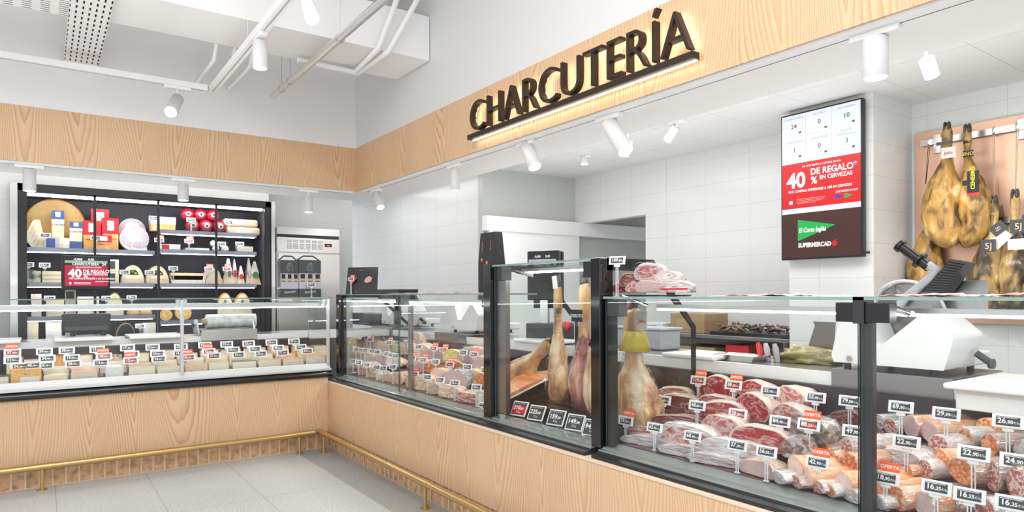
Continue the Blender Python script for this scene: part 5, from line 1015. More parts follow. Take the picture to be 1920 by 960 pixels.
for bx, lab, y in (((171, 392, 205, 440), 'red topped cheese pack at the back of the red group', 7.62), ((156, 414, 190, 456), 'red topped cheese pack left in front of the red group', 7.53), ((192, 409, 223, 458), 'red topped cheese pack right in front of the red group', 7.53), ((180, 441, 210, 467), 'cheese wedge pack with red bag and holes, lowest of the red group', 7.45)):
    r = pack(bx, 'L', 0, 'cheese_orange', [('top_band', 'pack_red', 0, .52, 1, 1.0), ('badge', 'pack_white', .3, .62, .72, .92)], lab, y=y); lab_text(r, 'EMMENTAL', 0, cbox(bx, y)[3]*.34, .014, 'pack_red')
rb = wheel((222, 400, 275, 452), 'L', 0, 'ray_print', 'pack_white', 'round white box with red and blue rays standing behind its twin', y=7.66, t=.05); rb.location.z += .10
b = MB(); b.box(-.05, .05, 0, .06, -.10, .0); b.build('stand', 'black', rb)
wheel((224, 421, 281, 470), 'L', 0, 'ray_print', 'pack_white', 'round white box with red and blue rays standing in front', y=7.52, t=.05)
wheel((246, 448, 277, 470), 'L', 0, 'ray_print', 'cheese_cream', 'half round cheese with red and blue rays lying before the round boxes', y=7.45, half=True)
# right bays, upper shelf
r = pack((283, 412, 330, 431), 'R', 0, 'cheese_orange', [('paper', 'pack_white', 0, .62, 1, 1.25)], 'orange loaf cheese with white paper on the upper short shelf', y=7.5, d=.16)
k_ = 0
for cx, cy, lab in ((352, 401, 'top row red waxed cheese ball next to the orange loaf'), (376, 402, 'middle red waxed cheese ball of the top row'), (399, 404, 'top row red waxed cheese ball behind the door bar'), (360, 421, 'bottom row red waxed cheese ball with a price tag in front'), (385, 422, 'middle red waxed cheese ball of the bottom row'), (411, 423, 'bottom row red waxed cheese ball nearest the pale loaves')):
    p = PY(cx, cy, 7.55); r_ = 12.5*(p.x*S_+p.y*C_)/F; z = SH['R'][0]+r_ if cy > 410 else SH['R'][0]+r_*2.75
    r = root('cheese_ball', (p.x, 7.52 if cy > 410 else 7.56, z), lab, 'cheese', 'red waxed cheese balls on the upper short shelf'); inst('ball', 'wax', 'wax_red', r, lambda b: b.lathe([(.001, -1), (.5, -.88), (.85, -.55), (1, 0), (.85, .55), (.5, .88), (.001, 1)], (0, 0, 0), 24), scale=r_)
    inst('balllab', 'sticker', 'pack_white', r, lambda b: b.lathe([(.001, -1.0), (.34, -.965), (.36, -.93)], (0, 0, 0), 16, 'y'), scale=r_); inst('balldot', 'sticker_print', 'box_slate', r, lambda b: b.lathe([(.001, -1.02), (.2, -1.0)], (0, 0, 0), 12, 'y'), scale=r_)
for bx, lab, dz in (((424, 417, 489, 437), 'pale wrapped cheese loaf lying on the upper short shelf', 0), ((420, 397, 485, 417), 'pale wrapped cheese loaf stacked on top of its twin', .085)):
    x, w_, z, h_ = cbox((bx[0], 418, bx[2], 437), 7.5, 'R', 0); r = root('cheese_loaf', (x, 7.5, z+dz), lab, 'cheese', GB); b = MB(); b.box(-w_/2, w_/2, 0, .16, 0, .083); b.build('loaf', 'cheese_peach', r, bevel=.025, seg=4)
pack((300, 458, 339, 471), 'R', 1, 'pack_white', [('red_pattern', 'pack_red', .1, .1, .45, .9)], 'white box with red checks on the second right shelf', y=7.5)
pack((348, 465, 393, 472), 'R', 1, 'cheese_white', [], 'flat white rinded cheese on the second right shelf', y=7.5, d=.15)
for cx, lab, up in ((405, 'small white round cheese beside the door bar', 0), (423, 'small white round cheese nearest the square white block', 0), (401, 'small white round cheese stacked above the others', 1)):
    p = PY(cx, 468, 7.5); r = root('small_cheese', (p.x, 7.5, SH['R'][1]+.034+up*.055), lab, 'cheese', GB); inst('smallch', 'cheese', 'cheese_white', r, lambda b: b.lathe([(.02, -.02), (.032, -.012), (.034, .02), (.03, .05), (.01, .055)], (0, 0, 0), 18, 'y'))
pack((445, 462, 475, 475), 'R', 1, 'cheese_ivory', [], 'square white cheese block on the second right shelf', y=7.5)
# third level, left
pack((47, 508, 77, 527), 'L', 1, 'cheese_blue', [], 'blue veined cheese drum on the middle shelf by the door frame', y=7.48, d=.13)
wheel((46, 490, 78, 512), 'L', 1, 'pack_red', 'pack_white', 'red and white round cheese box behind the blue veined drum', y=7.66, t=.04)
for i, lab in enumerate(('lowest of three yellow mottled cheese slabs left of the counter screen', 'middle one of three yellow mottled cheese slabs left of the counter screen', 'topmost of three yellow mottled cheese slabs left of the counter screen')):
    x, w_, z, h_ = cbox((79, 502, 116, 528), 7.5, 'L', 1); r = root('cheese_slab', (x, 7.5, z+i*.038), lab, 'cheese', GB); inst('slab%d' % 0, 'slab', 'cheese_blue' if 0 else 'cheese_cream', r, lambda b: b.box(-w_/2, w_/2, 0, .13, 0, .036), bevel=.003)
wheel((94, 492, 116, 506), 'L', 1, 'pack_blue', 'pack_white', 'round blue labelled cheese behind the mottled slabs', y=7.7, t=.04)
for y0, y1, lab in ((508, 528, 'lower yellow cheese block with dark label right of the counter screen'), (491, 507, 'upper yellow cheese block with dark label right of the counter screen')):
    x, w_, z, h_ = cbox((200, 509, 223, 528), 7.5, 'L', 1); r = root('cheese_block', (x, 7.5, z+(0 if y0 > 500 else h_)), lab, 'cheese', GB); b = MB(); b.box(-w_/2, w_/2, 0, .12, 0, h_*.98); b.build('block', 'cheese_cream', r, bevel=.003); b = MB(); b.box(-w_*.3, w_*.2, -.002, .002, h_*.2, h_*.85); b.build('label', 'box_slate', r)
for bx, lab in (((227, 497, 272, 530), 'half wheel cheese with dark and green label nearest the counter screen'), ((273, 498, 318, 531), 'half wheel cheese with dark and green label crossing the door bar')):
    wheel(bx, 'L', 1, 'cheese_cream', 'rind_pale', lab, y=7.48, t=.14, half=True, inner='label_black'); x, w_, z, h_ = cbox(bx, 7.46, 'L', 1)
    pack((bx[0]+2, 522, bx[2]-2, 530), 'L', 1, 'cheese_peach', [], lab.replace('half wheel cheese with dark and green label', 'low pale cheese slab in front of the half wheel'), y=7.44, d=.04)
x_ = pack((320, 507, 382, 519), 'R', 2, 'cheese_cream', [], 'upper yellow cheese bar on the third right shelf', y=7.5, d=.13, name='cheese_bar'); x_.location.z += .045; x_.scale = (1, 1, .5)
x_ = pack((320, 517, 386, 531), 'R', 2, 'cheese_ivory', [], 'lower pale wrapped cheese bar on the third right shelf', y=7.5, d=.13, name='cheese_bar')
wheel((381, 492, 415, 520), 'R', 2, 'cheese_pink', 'rind_pale', 'pinkish round cheese behind the dotted half cheese', y=7.62, t=.05)
wheel((385, 511, 419, 531), 'R', 2, 'cheese_peach', 'rind_pale', 'pale dotted half cheese at the door bar of the third right shelf', y=7.5, half=True)
for i, (bx, lab) in enumerate([((419, 484, 440, 530), 'bagged cheese wedge next to the door bar'), ((435, 485, 447, 528), 'narrow bagged cheese wedge behind the first one'), ((446, 498, 460, 530), 'short bagged cheese wedge with red and green print'), ((461, 484, 475, 530), 'tall pale bagged cheese wedge'), ((468, 490, 490, 530), 'broad bagged cheese wedge next to the cabinet side')]):
    x, w_, z, h_ = cbox(bx, 7.48+.05*(i % 2), 'R', 2); r = root('bagged_wedge', (x, 7.48+.05*(i % 2), z), lab, 'cheese', 'bagged cheese wedges on the third right shelf')
    b = MB(); b.add([(-w_/2, 0, 0), (w_/2, 0, 0), (w_*.2, .02, h_*.55), (-w_*.2, .02, h_*.55), (-w_/2, .1, 0), (w_/2, .1, 0), (w_*.2, .08, h_*.55), (-w_*.2, .08, h_*.55)], [(0, 1, 2, 3), (5, 4, 7, 6), (1, 5, 6, 2), (4, 0, 3, 7), (3, 2, 6, 7), (4, 5, 1, 0)]); b.build('wedge', 'cheese_peach', r)
    b = MB(); b.add([(-w_*.32, .0, h_*.45), (w_*.32, .0, h_*.45), (w_*.1, .04, h_), (-w_*.1, .04, h_), (-w_*.32, .1, h_*.45), (w_*.32, .1, h_*.45)], [(0, 1, 2, 3), (4, 3, 2, 5), (1, 5, 2), (4, 0, 3)]); b.build('bag_top', 'casing_white', r)
    b = MB(); b.box(-w_*.2, w_*.2, -.004, -.001, h_*.3, h_*.55); b.build('print', ('pack_green', 'pack_red', 'pack_red', 'pack_purple', 'pack_green')[i], r)
# lower shelves seen through the counter glass
for i, (bx, side, lev, col, lab) in enumerate([((58, 551, 78, 592), 'L', 2, 'cheese_pink', 'upright pinkish cheese block low in the cabinet near the door frame'), ((86, 562, 120, 592), 'L', 2, 'cheese_cream', 'yellowish cheese block low in the cabinet beside the pinkish one'),
        ((145, 556, 186, 592), 'L', 2, 'cheese_ivory', 'ivory cheese block behind the pole of the counter screen'), ((49, 604, 72, 640), 'L', 3, 'cheese_cream', 'cream cheese block on the lowest visible shelf by the door frame'), ((85, 604, 116, 640), 'L', 3, 'cheese_ivory', 'ivory cheese block on the lowest visible shelf left of the printer'),
        ((268, 605, 292, 640), 'L', 3, 'cheese_grey', 'greyish cheese block on the lowest visible shelf by the door bar')]): pack(bx, side, lev, col, [('label', 'pack_white', .1, .3, .4, .6)], lab, y=7.5, d=.13)
wheel((197, 547, 233, 592), 'L', 2, 'cheese_cream', 'olive', 'half wheel with green brown rind seen above the counter glass', y=7.55, half=True)
wheel((217, 605, 254, 640), 'L', 3, 'label_black', 'rind_tan', 'round cheese with black label on the lowest visible shelf', y=7.5, half=True)
for cx, lab in ((250, 'dome shaped wrapped cheese nearer the counter screen'), (273, 'dome shaped wrapped cheese nearer the door bar')):
    p = PY(cx, 590, 7.5); r = root('dome_cheese', (p.x, 7.5, SH['L'][2]), lab, 'cheese', GB); inst('domec', 'cheese', 'cheese_orange', r, lambda b: b.lathe([(.001, 0), (.055, .002), (.058, .02), (.05, .045), (.04, .06)], (0, 0, 0), 20)); inst('domew', 'wrapper', 'casing_white', r, lambda b: b.lathe([(.052, .045), (.035, .08), (.012, .11), (.001, .112)], (0, 0, 0), 20))
for bx, lab in (((405, 548, 440, 578), 'orange rinded half cheese next to the door bar on the low shelf'), ((436, 549, 474, 578), 'orange rinded half cheese with dark sticker on the low shelf')):
    wheel((bx[0], 549, bx[2], 600), 'R', 3, 'cheese_cream', 'cheese_wheel', lab, y=7.5, half=True, inner='cheese_grey')
for bx, lab in (((299, 582, 324, 606), 'film covered round tart cheese with orange border near the case mullion'), ((328, 582, 360, 606), 'film covered round tart cheese with orange border right of the mullion')):
    wheel((bx[0], 578, bx[2], 602), 'R', 3, 'cheese_orange', 'casing_orange', lab, y=7.46, t=.05, inner='net_yellow')
# small shelf tags
for i, (px, py, of, lev, side) in enumerate([(85, 441, 0, 0, 'L'), (180, 446, 0, 0, 'L'), (289, 409, 0, 0, 'R'), (359, 412, 0, 0, 'R'), (430, 417, 0, 0, 'R'), (299, 450, 1, 1, 'R'), (355, 452, 1, 1, 'R'), (416, 457, 0, 1, 'R'), (450, 457, 0, 1, 'R'), (53, 496, 0, 1, 'L'), (84, 497, 0, 1, 'L'), (234, 510, 0, 1, 'L'), (281, 511, 0, 1, 'L'),
        (325, 503, 0, 2, 'R'), (392, 504, 1, 2, 'R'), (426, 504, 1, 2, 'R'), (93, 559, 0, 2, 'L'), (200, 559, 0, 2, 'L'), (247, 558, 0, 2, 'L'), (263, 611, 0, 3, 'L')]):
    pr = '%d,%s' % (11+i, ('90', '50', '95')[i % 3]); price_tag(PY(px, py, 7.43), SH[side][lev], 'y', pr, '%s reading %s on a shelf inside the black cabinet' % ('orange offer tag' if of else 'small shelf tag', pr), 'shelf tags in the black cabinet', bool(of), 1 if of else 0, k=.92)

# ---------------- things on and over the cheese counter ----------------
def screen_content(b, V, k, dark=False):
    b.cur = 0; b.add([V(0, 0), V(1, 0), V(1, 1), V(0, 1)], [(0, 1, 2, 3)], False)
r = root('counter_scale', (.43, 6.2, .955), 'black counter scale with customer screen showing a red promotion', 'scale')
YS = 6.12
a, c = PY(115, 543, YS), PY(207, 481, YS); b = MB(); b.box(a.x, c.x, YS, YS+.05, a.z, c.z); b.build('screen_housing', 'black', r, world=True, bevel=.008, seg=3)
a2, c2_ = PY(121.5, 536, YS), PY(201.5, 484.5, YS); W_, H_ = c2_.x-a2.x, c2_.z-a2.z; yy = YS-.0015
def SV(u, v, e=0): return (a2.x+W_*u, yy-e, c2_.z-H_*v)
b = MB(); b.flatonly = True
def sq(bm_, m_, u0, v0, u1, v1, e=0): bm_.cur = m_; bm_.quad(SV(u0, v0, e), SV(u1, v0, e), SV(u1, v1, e), SV(u0, v1, e))
sq(b, 0, 0, 0, 1, 1); sq(b, 1, 0, .10, 1, .19, .001); sq(b, 2, 0, .27, 1, 1, .001)
def st_(s, u, v, h, al='L', bold=.03, xs=1): b.cur = 3; b.text(s, SV(u, v, .002), (1, 0, 0), (0, 0, 1), h, al, bold, xs=xs)
st_('-0,005', .20, .09, .016); st_('0,00', .54, .09, .016); st_('CHARCUTERÍA', .17, .265, .019, xs=.95); st_('24', .87, .265, .019)
st_('DEL 25 DE MARZO AL 5 DE ABRIL', .25, .36, .010, xs=.8); st_('40', .08, .68, .060, bold=.04); st_('%', .42, .70, .032, bold=.03); st_('DE REGALO*', .42, .53, .024, xs=.95); st_('EN CERVEZAS', .52, .62, .016, xs=.95); st_('POR COMPRAS SUPERIORES A 10€ EN CERVEZAS', .09, .765, .0125, xs=.78)
st_('¿QUÉ NECESITAS HOY?', .70, .86, .008, xs=.8); sq(b, 3, .10, .87, .15, .95, .002)
for j in range(3): sq(b, 3, .21, .87+.03*j, .6, .88+.03*j, .002)
b.build('display', ['scr_black', 'scr_mint', 'scr_crimson', 'scr_text'], r, world=True)
a, c = PY(122, 604, 6.18), PY(142, 540, 6.18); b = MB(); b.box(a.x, c.x, 6.17, 6.21, .955, c.z); b.build('pole', 'grey_brown' if 'grey_brown' in M else (mat('grey_brown', (.40, .36, .35), .4) and 'grey_brown'), r, world=True, bevel=.003)
a, c = PY(124, 562, 6.165), PY(139, 547, 6.165); b = MB(); b.box(a.x, c.x, 6.165, 6.17, a.z, c.z); pl_ = b.build('pole_badge', 'black', r, world=True)
a, c = PY(116, 627, 6.14), PY(208, 588, 6.14); b = MB(); b.box(a.x, c.x, 6.15, 6.36, .985, c.z); b.build('printer_body', 'black', r, world=True, bevel=.01, seg=3)
b = MB(); b.box(a.x+.02, c.x-.02, 6.145, 6.155, 1.0, 1.03); b.build('paper_slot', 'dark_grey', r, world=True)
for x in (a.x+.07, c.x-.05): b = MB(); b.cyl((x, 6.17, .954), (x, 6.17, .99), .018, n=16); b.build('foot', 'black', r, world=True)
def board(px0, px1, y0, y1, label):
    a, c = PY(px0, 620, y0), PY(px1, 620, y0); b = MB(); b.box(a.x, c.x, y0, y1, .930, .953); o = b.build('cutting_board', 'board_white', bevel=.005, seg=3); tag(o, label, 'cutting board', 'white boards on the cheese worktop')
board(-60, 38, 5.90, 6.30, 'white plastic board on the worktop at the picture edge'); board(101, 214, 5.90, 6.36, 'white plastic board carrying the counter scale'); board(243, 345, 5.90, 6.30, 'white plastic board between the scale and the film wrapper')
r = root('film_wrapper', (1.0, 6.1, .93), 'steel film wrapping machine with a large roll of cling film', 'wrapping machine')
a, c = PY(378, 640, 5.94), PY(482, 616, 5.94); b = MB(); b.box(a.x, c.x, 5.94, 6.3, a.z, c.z); b.box(a.x, c.x, 6.0, 6.3, .93, a.z+.001) if a.z > .931 else None; b.build('base', 'steel', r, world=True, bevel=.003)
p, q = PY(386, 603, 6.12), PY(478, 601, 6.12); rr_ = 12*(p.x*S_+p.y*C_)/F*1.12
b = MB(); b.cyl(p, (q.x, q.y, p.z), rr_, n=32); b.build('film_roll', 'film_white' if 'film_white' in M else (noisecol('film_white', [(.3, (.55, .56, .55)), (.6, (.80, .81, .80))], 3, 3, .25, coat=.6, stretch=(6, 1, 6)) and 'film_white'), r, world=True)
b = MB(); b.cyl((p.x-.03, p.y, p.z), (p.x, p.y, p.z), rr_*.45, n=20); b.build('roll_core', 'rind_tan', r, world=True)
for z in (.0, -.022): b = MB(); b.cyl((a.x+.03, 5.97, p.z-rr_-.012+z), (c.x-.02, 5.97, p.z-rr_-.012+z), .008, n=12); b.build('roller', 'chrome', r, world=True)
for x in (a.x-.02, c.x-.012): b = MB(); b.prism([(5.98, .955), (6.2, .955), (6.17, p.z+.02), (6.08, p.z+.02)], 'x', x, x+.012); b.build('side_bracket', 'alu', r, world=True, bevel=.002)
b = MB(); b.lathe([(.001, -.01), (.016, -.01), (.016, .012), (.001, .012)], (a.x-.04, 6.12, p.z-.03), 14, 'x'); b.build('lever_knob', 'black', r, world=True)
# gift boxes on the cheese case glass
for i, (x0, x1, lab) in enumerate(((526, 560, 'slate grey bottle carrier box with handle, nearer the cheese cabinet'), (561, 602, 'slate grey bottle carrier box with handle and a small tag, nearer the meat case'))):
    y = 5.60; a, c = PY(x0, 556, y), PY(x1, 488, y); z0 = 1.2485; r = root('bottle_carrier', ((a.x+c.x)/2, y, z0), lab, 'box', 'bottle carriers on the glass top'); w_, h_ = c.x-a.x, c.z-z0
    b = MB(); b.box(-w_/2, w_/2, 0, .10, 0, h_); b.build('box', 'box_slate', r, bevel=.002)
    b = MB(); b.box(-w_/2, w_/2, -.0015, .0, h_*.23, h_*.64); fp = b.build('front_window', 'cheese_grey' if 0 else 'pack_purple', r)
    for j in range(3): x = -w_*.34+w_*.34*j; b = MB(); b.box(x-w_*.10, x+w_*.10, -.003, -.001, h_*.42, h_*.62); bt = b.build('bottle_label', 'label_black', fp); b = MB(); b.box(x-w_*.10, x+w_*.10, -.004, -.002, h_*.44, h_*.50); b.build('gold_band', 'gold', fp)
    b = MB(); b.text('Selección', (0, -.002, h_*.12), (1, 0, .1), (0, 0, 1), .018, 'C', 0, shear=.2); b.build('script_lettering', 'text_white', r)
    b = MB(); b.tube([(-w_*.5, .05, h_), (-w_*.22, .05, h_+.035), (w_*.22, .05, h_+.035), (w_*.5, .05, h_)], .006, 8); b.build('handle', 'box_slate', r)
    b = MB()
    for q in range(5): b.tube([(-.02+q*.01, -.002, h_*.7), (-.03+q*.014, -.002, h_*.80), (-.005+q*.004, -.002, h_*.93)], .0007, 4)
    b.build('line_drawing', 'pack_white', r)
price_tag(PY(584, 534, 5.57), 1.2485, 'y', '19,95', 'small white tag before the bottle carrier nearer the meat case', 'tags on the glass tops', k=.75)
# ---------------- contents of the taller case ----------------
mat('foil', (.7, .7, .7), .2, .9, bump=.8, bscale=30); mat('card_red', (.62, .02, .03), .4)
def leg(top, L, W, T_, seed, skin, label, rot=None, group='whole hams standing in the taller case', film=True, lean=0):
    r = root('whole_ham', top, label, 'ham', group); 
    if rot: r.rotation_euler = rot
    b = ham_body(L, W, T_, seed, shank=.40, lean=lean, shk=.40); b.build('body', skin, r)
    b = MB(); b.lathe([(.008, .045), (.018, .035), (.023, .0), (.020, -.03), (.014, -.05)], (0, 0, 0), 14); b.build('hoof', 'hoof', r)
    if film: b = ham_body(L*.78, W*1.12, T_*1.12, seed+.6, shank=.2, lean=lean, shk=.45); b.build('plastic_wrap', 'wrap_film', r, at=(0, 0, -L*.25))
    return r
noisecol('leg_skin', [(.28, (.22, .08, .035)), (.42, (.50, .24, .09)), (.54, (.72, .44, .20)), (.66, (.84, .66, .46))], 14, 6, .32, coat=.5, bump=.8, bscale=20, stretch=(1, 1, .4))
noisecol('leg_red', [(.32, (.16, .03, .03)), (.46, (.36, .09, .08)), (.56, (.66, .36, .28)), (.66, (.88, .76, .66))], 12, 5, .3, coat=.6, bump=.8, bscale=18, stretch=(1, 1, .22))
l1 = leg(PX(1046, 532, 2.40), .70, .125, .12, 11, 'leg_skin', 'narrow tan ham with dark leg band, standing first in the taller case')
l2 = leg(PX(1096, 530, 2.34), .70, .155, .13, 12, 'leg_red', 'dark red and cream ham with a black label, middle one in the taller case', lean=.1)
l3 = leg(PX(1117, 530, 2.22), .66, .12, .12, 13, 'leg_skin', 'tan ham half hidden behind the black frame of the taller case')
def lcard(par, c, x, w_, h_, mt, txt=None, tm='text_white', th=.02, tilt=0, name='label'): return card(par, c, w_, h_, mt, name, tilt, txt, tm, th, x)
b = MB(); b.loft([[(.13/2*cos(a_)*k_, .155/2*sin(a_)*k_+dy_, z_) for a_ in [2*pi*i/20 for i in range(20)]] for z_, k_, dy_ in ((-.004, .30, 0), (-.03, .42, 0), (-.06, .46, 0), (-.12, .49, 0), (-.2, .48, .001), (-.27, .46, .003), (-.29, .42, .004))], True, True); b.build('shank_skin', 'leg_skin', l2)
lcard(l3, (1112, 640), 2.14, .04, .07, 'label_black', name='label', tilt=.6)
lcard(l2, (1081, 592), 2.255, .085, .062, 'label_black', 'JOSELITO', th=.016); lcard(l1, (1046, 583), 2.33, .04, .03, 'box_slate', name='leg_band'); lcard(l1, (1040, 529), 2.33, .04, .07, 'card_light', name='hang_card', tilt=-.15)
b = MB(); c = PX(1063, 610, 2.28)-Vector(WLOC[l2.name]); b.blob((c.x, c.y, c.z), (.018, .022, .026), .15, 2, 3); b.build('seal', 'pack_red', l2)
# round roasted ham lying with its leg up
tip = PX(1034, 640, 2.46); body = PX(955, 712, 2.42); dv = (body-tip); ang = atan2(dv.y, -dv.z)
lg = leg(tip, dv.length*1.12, .20, .17, 14, 'leg_skin', 'golden ham lying on a holder with its leg pointing up, behind the orange pack', rot=(ang, 0, 0), film=False)
b = ham_body(.16, .055, .055, 15, shank=.5); b.build('foil_cap', 'foil', lg, at=(0, 0, .02))
# salmon coloured vacuum pack and black tray
r = root('fillet_pack', (2.30, 2.78, .74), 'orange smoked fillet in a clear pack on a black sloping tray', 'fish pack')
q = [PX(946, 750, 2.16), PX(1020, 712, 2.44), PX(985, 700, 2.46), PX(950, 722, 2.34)]
noisecol('fillet', [(.4, (.86, .22, .05)), (.55, (.90, .36, .12)), (.7, (.92, .56, .34))], 8, 3, .3, coat=.7, bump=.3, stretch=(6, 1, 1))
b = MB(); up = Vector((0, 0, .022)); b.add([p for p in q]+[p+up for p in q], [(3, 2, 1, 0), (4, 5, 6, 7), (0, 1, 5, 4), (1, 2, 6, 5), (2, 3, 7, 6), (3, 0, 4, 7)]); b.build('fillet', 'fillet', r, world=True, bevel=.008, seg=3)
cen = sum(q, Vector())/4; q2 = [cen+(p-cen)*1.16-Vector((0, 0, .004)) for p in q]; b = MB(); b.add(q2+[p+Vector((0, 0, .003)) for p in q2], [(3, 2, 1, 0), (4, 5, 6, 7), (0, 1, 5, 4), (1, 2, 6, 5), (2, 3, 7, 6), (3, 0, 4, 7)]); b.build('tray', 'pack_white', r, world=True)
r = root('fillet_pack', (2.5, 2.75, .78), 'paler smoked fillet pack lying flat behind the golden ham', 'fish pack'); q = [PX(990, 722, 2.40), PX(1028, 715, 2.50), PX(1028, 700, 2.62), PX(1000, 703, 2.60)]
b = MB(); b.add([p for p in q]+[p+up for p in q], [(3, 2, 1, 0), (4, 5, 6, 7), (0, 1, 5, 4), (1, 2, 6, 5), (2, 3, 7, 6), (3, 0, 4, 7)]); b.build('fillet', 'fillet', r, world=True, bevel=.006)
b = MB(); b.box(2.20, 2.62, 2.25, 3.04, .604, .66); o = b.build('display_base', 'panel_black', bevel=.002); tag(o, 'glossy black display base under the hams in the taller case', 'display stand')
def big_card(c, x, pr, red, label):
    c = PX(*c, x); r = root('price_card', (c.x, c.y, .602), label, 'price tag', 'large price cards in the taller case'); r.rotation_euler = (0, 0, -pi/2+.25); h = c.z-.602
    b = MB(); b.box(-.004, .004, .006, .009, 0, h); b.build('stem', 'clear_stem', r)
    fr = inst('bigframe', 'frame', 'white_frame', r, lambda b: b.box(-.052, .052, 0, .006, -.042, .042), loc=(0, 0, h), rot=(-.5, 0, 0), bevel=.003)
    inst(('bigscr', red), 'screen', 'eink', fr, lambda b: b.box(-.045, .045, -.001, .001, -.035, .035))
    if red: inst('bigred', 'price_band', 'card_red', fr, lambda b: b.box(-.045, .045, -.0016, .001, -.03, .018))
    def tx(b):
        a, d = pr.split(','); b.text(a, (-.04, -.0022, -.006), (1, 0, 0), (0, 0, 1), .022, 'L', .03); x_ = -.04+max(v[0] for v in glyphs(a, .03, 0)[0])*.022/.7
        b.text(','+d, (x_, -.0022, -.006), (1, 0, 0), (0, 0, 1), .013, 'L', .03); b.text('€/kg', (-.012, -.0022, -.024), (1, 0, 0), (0, 0, 1), .010, 'L', .0); b.text('jamón ibérico de bellota', (-.043, -.0022, .026), (1, 0, 0), (0, 0, 1), .0055, 'L', .0)
    inst(('bigtx', pr), 'price_text', 'text_white', fr, tx)
for c, pr, red, lab in (((973, 766), '210,00', 1, 'large card with red band reading 210,00'), ((1005, 774), '225,00', 0, 'large card reading 225,00 next to the red banded card'), ((1042, 783), '159,00', 0, 'large card reading 159,00 below the standing hams'), ((1077, 792), '149,00', 0, 'large card reading 149,00 below the standing hams'), ((1110, 802), '94,00', 0, 'large card reading 94,00 cut off by the black frame')):
    big_card(c, 2.125, pr, red, lab)
big_card((906, 768), 2.10, '79,00', 0, 'large card tilted in the corner case beside the white gelled block')
# ham hanging at the side of the large case
h6 = leg(PX(1188, 578, 2.34),   .62, .27, .17, 21, 'leg_skin', 'large film wrapped ham hanging behind the glass with yellow paper collar', group='whole hams in the large case', lean=-.05)
card(h6, (1203, 601), .062, .085, 'card_light', 'hang_card', 0, 'Jabu', 'label_red', .02, 2.24)
b = MB(); c = PX(1190, 640, 2.34)-Vector(WLOC[h6.name]); b.lathe([(.05, .05), (.078, -.045), (.075, -.045), (.047, .05)], (c.x, c.y, c.z), 20); b.build('paper_collar', 'pack_yellow', h6)
b = MB(); c = PX(1182, 580, 2.34)-Vector(WLOC[h6.name]); b.blob((c.x, c.y, c.z), (.022, .022, .035), .2, 3, 5); b.build('knitted_cap', 'pack_red', h6)

# ---------------- things on the glass tops ----------------
b = MB(); b.lathe([(.001, 0), (.145, 0), (.155, .006), (.15, .006), (.14, .003), (.001, .003)], (0, 0, 0), 32); o = b.build('oval_tray', 'black'); a = PX(1160, 549, 2.23); c = PX(1288, 549, 2.23); o.location = (2.23, (a.y+c.y)/2, 1.258); o.scale = (.8, abs(a.y-c.y)/2/.15, 1); tag(o, 'black oval tray on the glass top carrying wrapped ham pieces', 'tray')
GT = 'wrapped ham pieces on the black oval tray'
for i, (k_, bx, x, L, yw, fl, lab) in enumerate([('ham_red', (1153, 531, 1182, 549), 2.20, .10, .5, 1.262, 'dark red ham piece at the tag end of the oval tray'), ('ham_pale', (1178, 531, 1207, 549), 2.19, .12, .6, 1.262, 'thin red ham slice leaning in the middle of the oval tray'),
        ('cooked', (1194, 529, 1234, 549), 2.16, .12, .3, 1.262, 'pink ham piece with golden rind at the front of the oval tray'), ('vac', (1222, 530, 1293, 549), 2.18, .12, .1, 1.262, 'long white and red vacuum pack at the wall end of the oval tray'),
        ('ham_brown', (1167, 516, 1203, 538), 2.20, .12, .5, 1.30, 'round cut ham with pink face lying on the lower pieces'), ('ham_vac', (1194, 499, 1242, 530), 2.20, .12, .3, 1.325, 'topmost film wrapped ham piece on the oval tray'), ('vac', (1228, 512, 1270, 531), 2.20, .12, .1, 1.315, 'white and red wrapped pack resting on the long pack')]):
    boxed('ham_piece', k_, bx, x, L, lab, GT, yaw=yw, seed=i+1, wrap=i in (2, 5), floor_=fl, cat='ham')
x_ = PX(1232, 536, 2.155); b = MB(); b.box(2.15, 2.16, PX(1288, 540, 2.155).y, PX(1238, 540, 2.155).y, 1.285, 1.292); pb_ = b.build('red_print', 'pack_red'); tg = [o for o in bpy.data.objects if o.get('label') == 'long white and red vacuum pack at the wall end of the oval tray'][0]; pb_.parent = tg; pb_.matrix_parent_inverse = tg.matrix_basis.inverted()
price_tag(PX(1157, 488, 2.075), 1.258, 'x', '109,00', 'white tag reading 109,00 standing on the glass beside the oval tray', 'tags on the glass tops', k=.8, jit=.45)
noisecol('paper_pink', [(.38, (.84, .16, .16)), (.5, (.86, .48, .42)), (.6, (.90, .84, .82))], 4, 3, .5); noisecol('paper_peach', [(.38, (.86, .50, .34)), (.5, (.88, .70, .58)), (.6, (.90, .88, .86))], 4, 3, .5)
def sheet(px0, px1, zt, x, seed, mt, label, amp=.008, dep=.16):
    a, c = PX(px0, 553, x).y, PX(px1, 553, x).y; rd = random.Random(seed); r_ = []; n = 12
    for j in range(5):
        row = []
        for i in range(n+1): y = a+(c-a)*i/n; z = zt+.0015+abs(noise.noise(Vector((i*.45+seed*3, j*.6, seed))))*amp*2*sin(pi*min(1, (i+.3)/(n+.6))); row.append((x+dep*j/4+.02*noise.noise(Vector((i*.3, seed, 1))), y, z))
        r_.append(row)
    b = MB(); b.loft(r_, False, True, closed=False); o = b.build('paper_sheet', mt); s_ = o.modifiers.new('s', 'SOLIDIFY'); s_.thickness = .0006; s_.offset = 1; tag(o, label, 'paper', 'paper sheets on the glass tops')
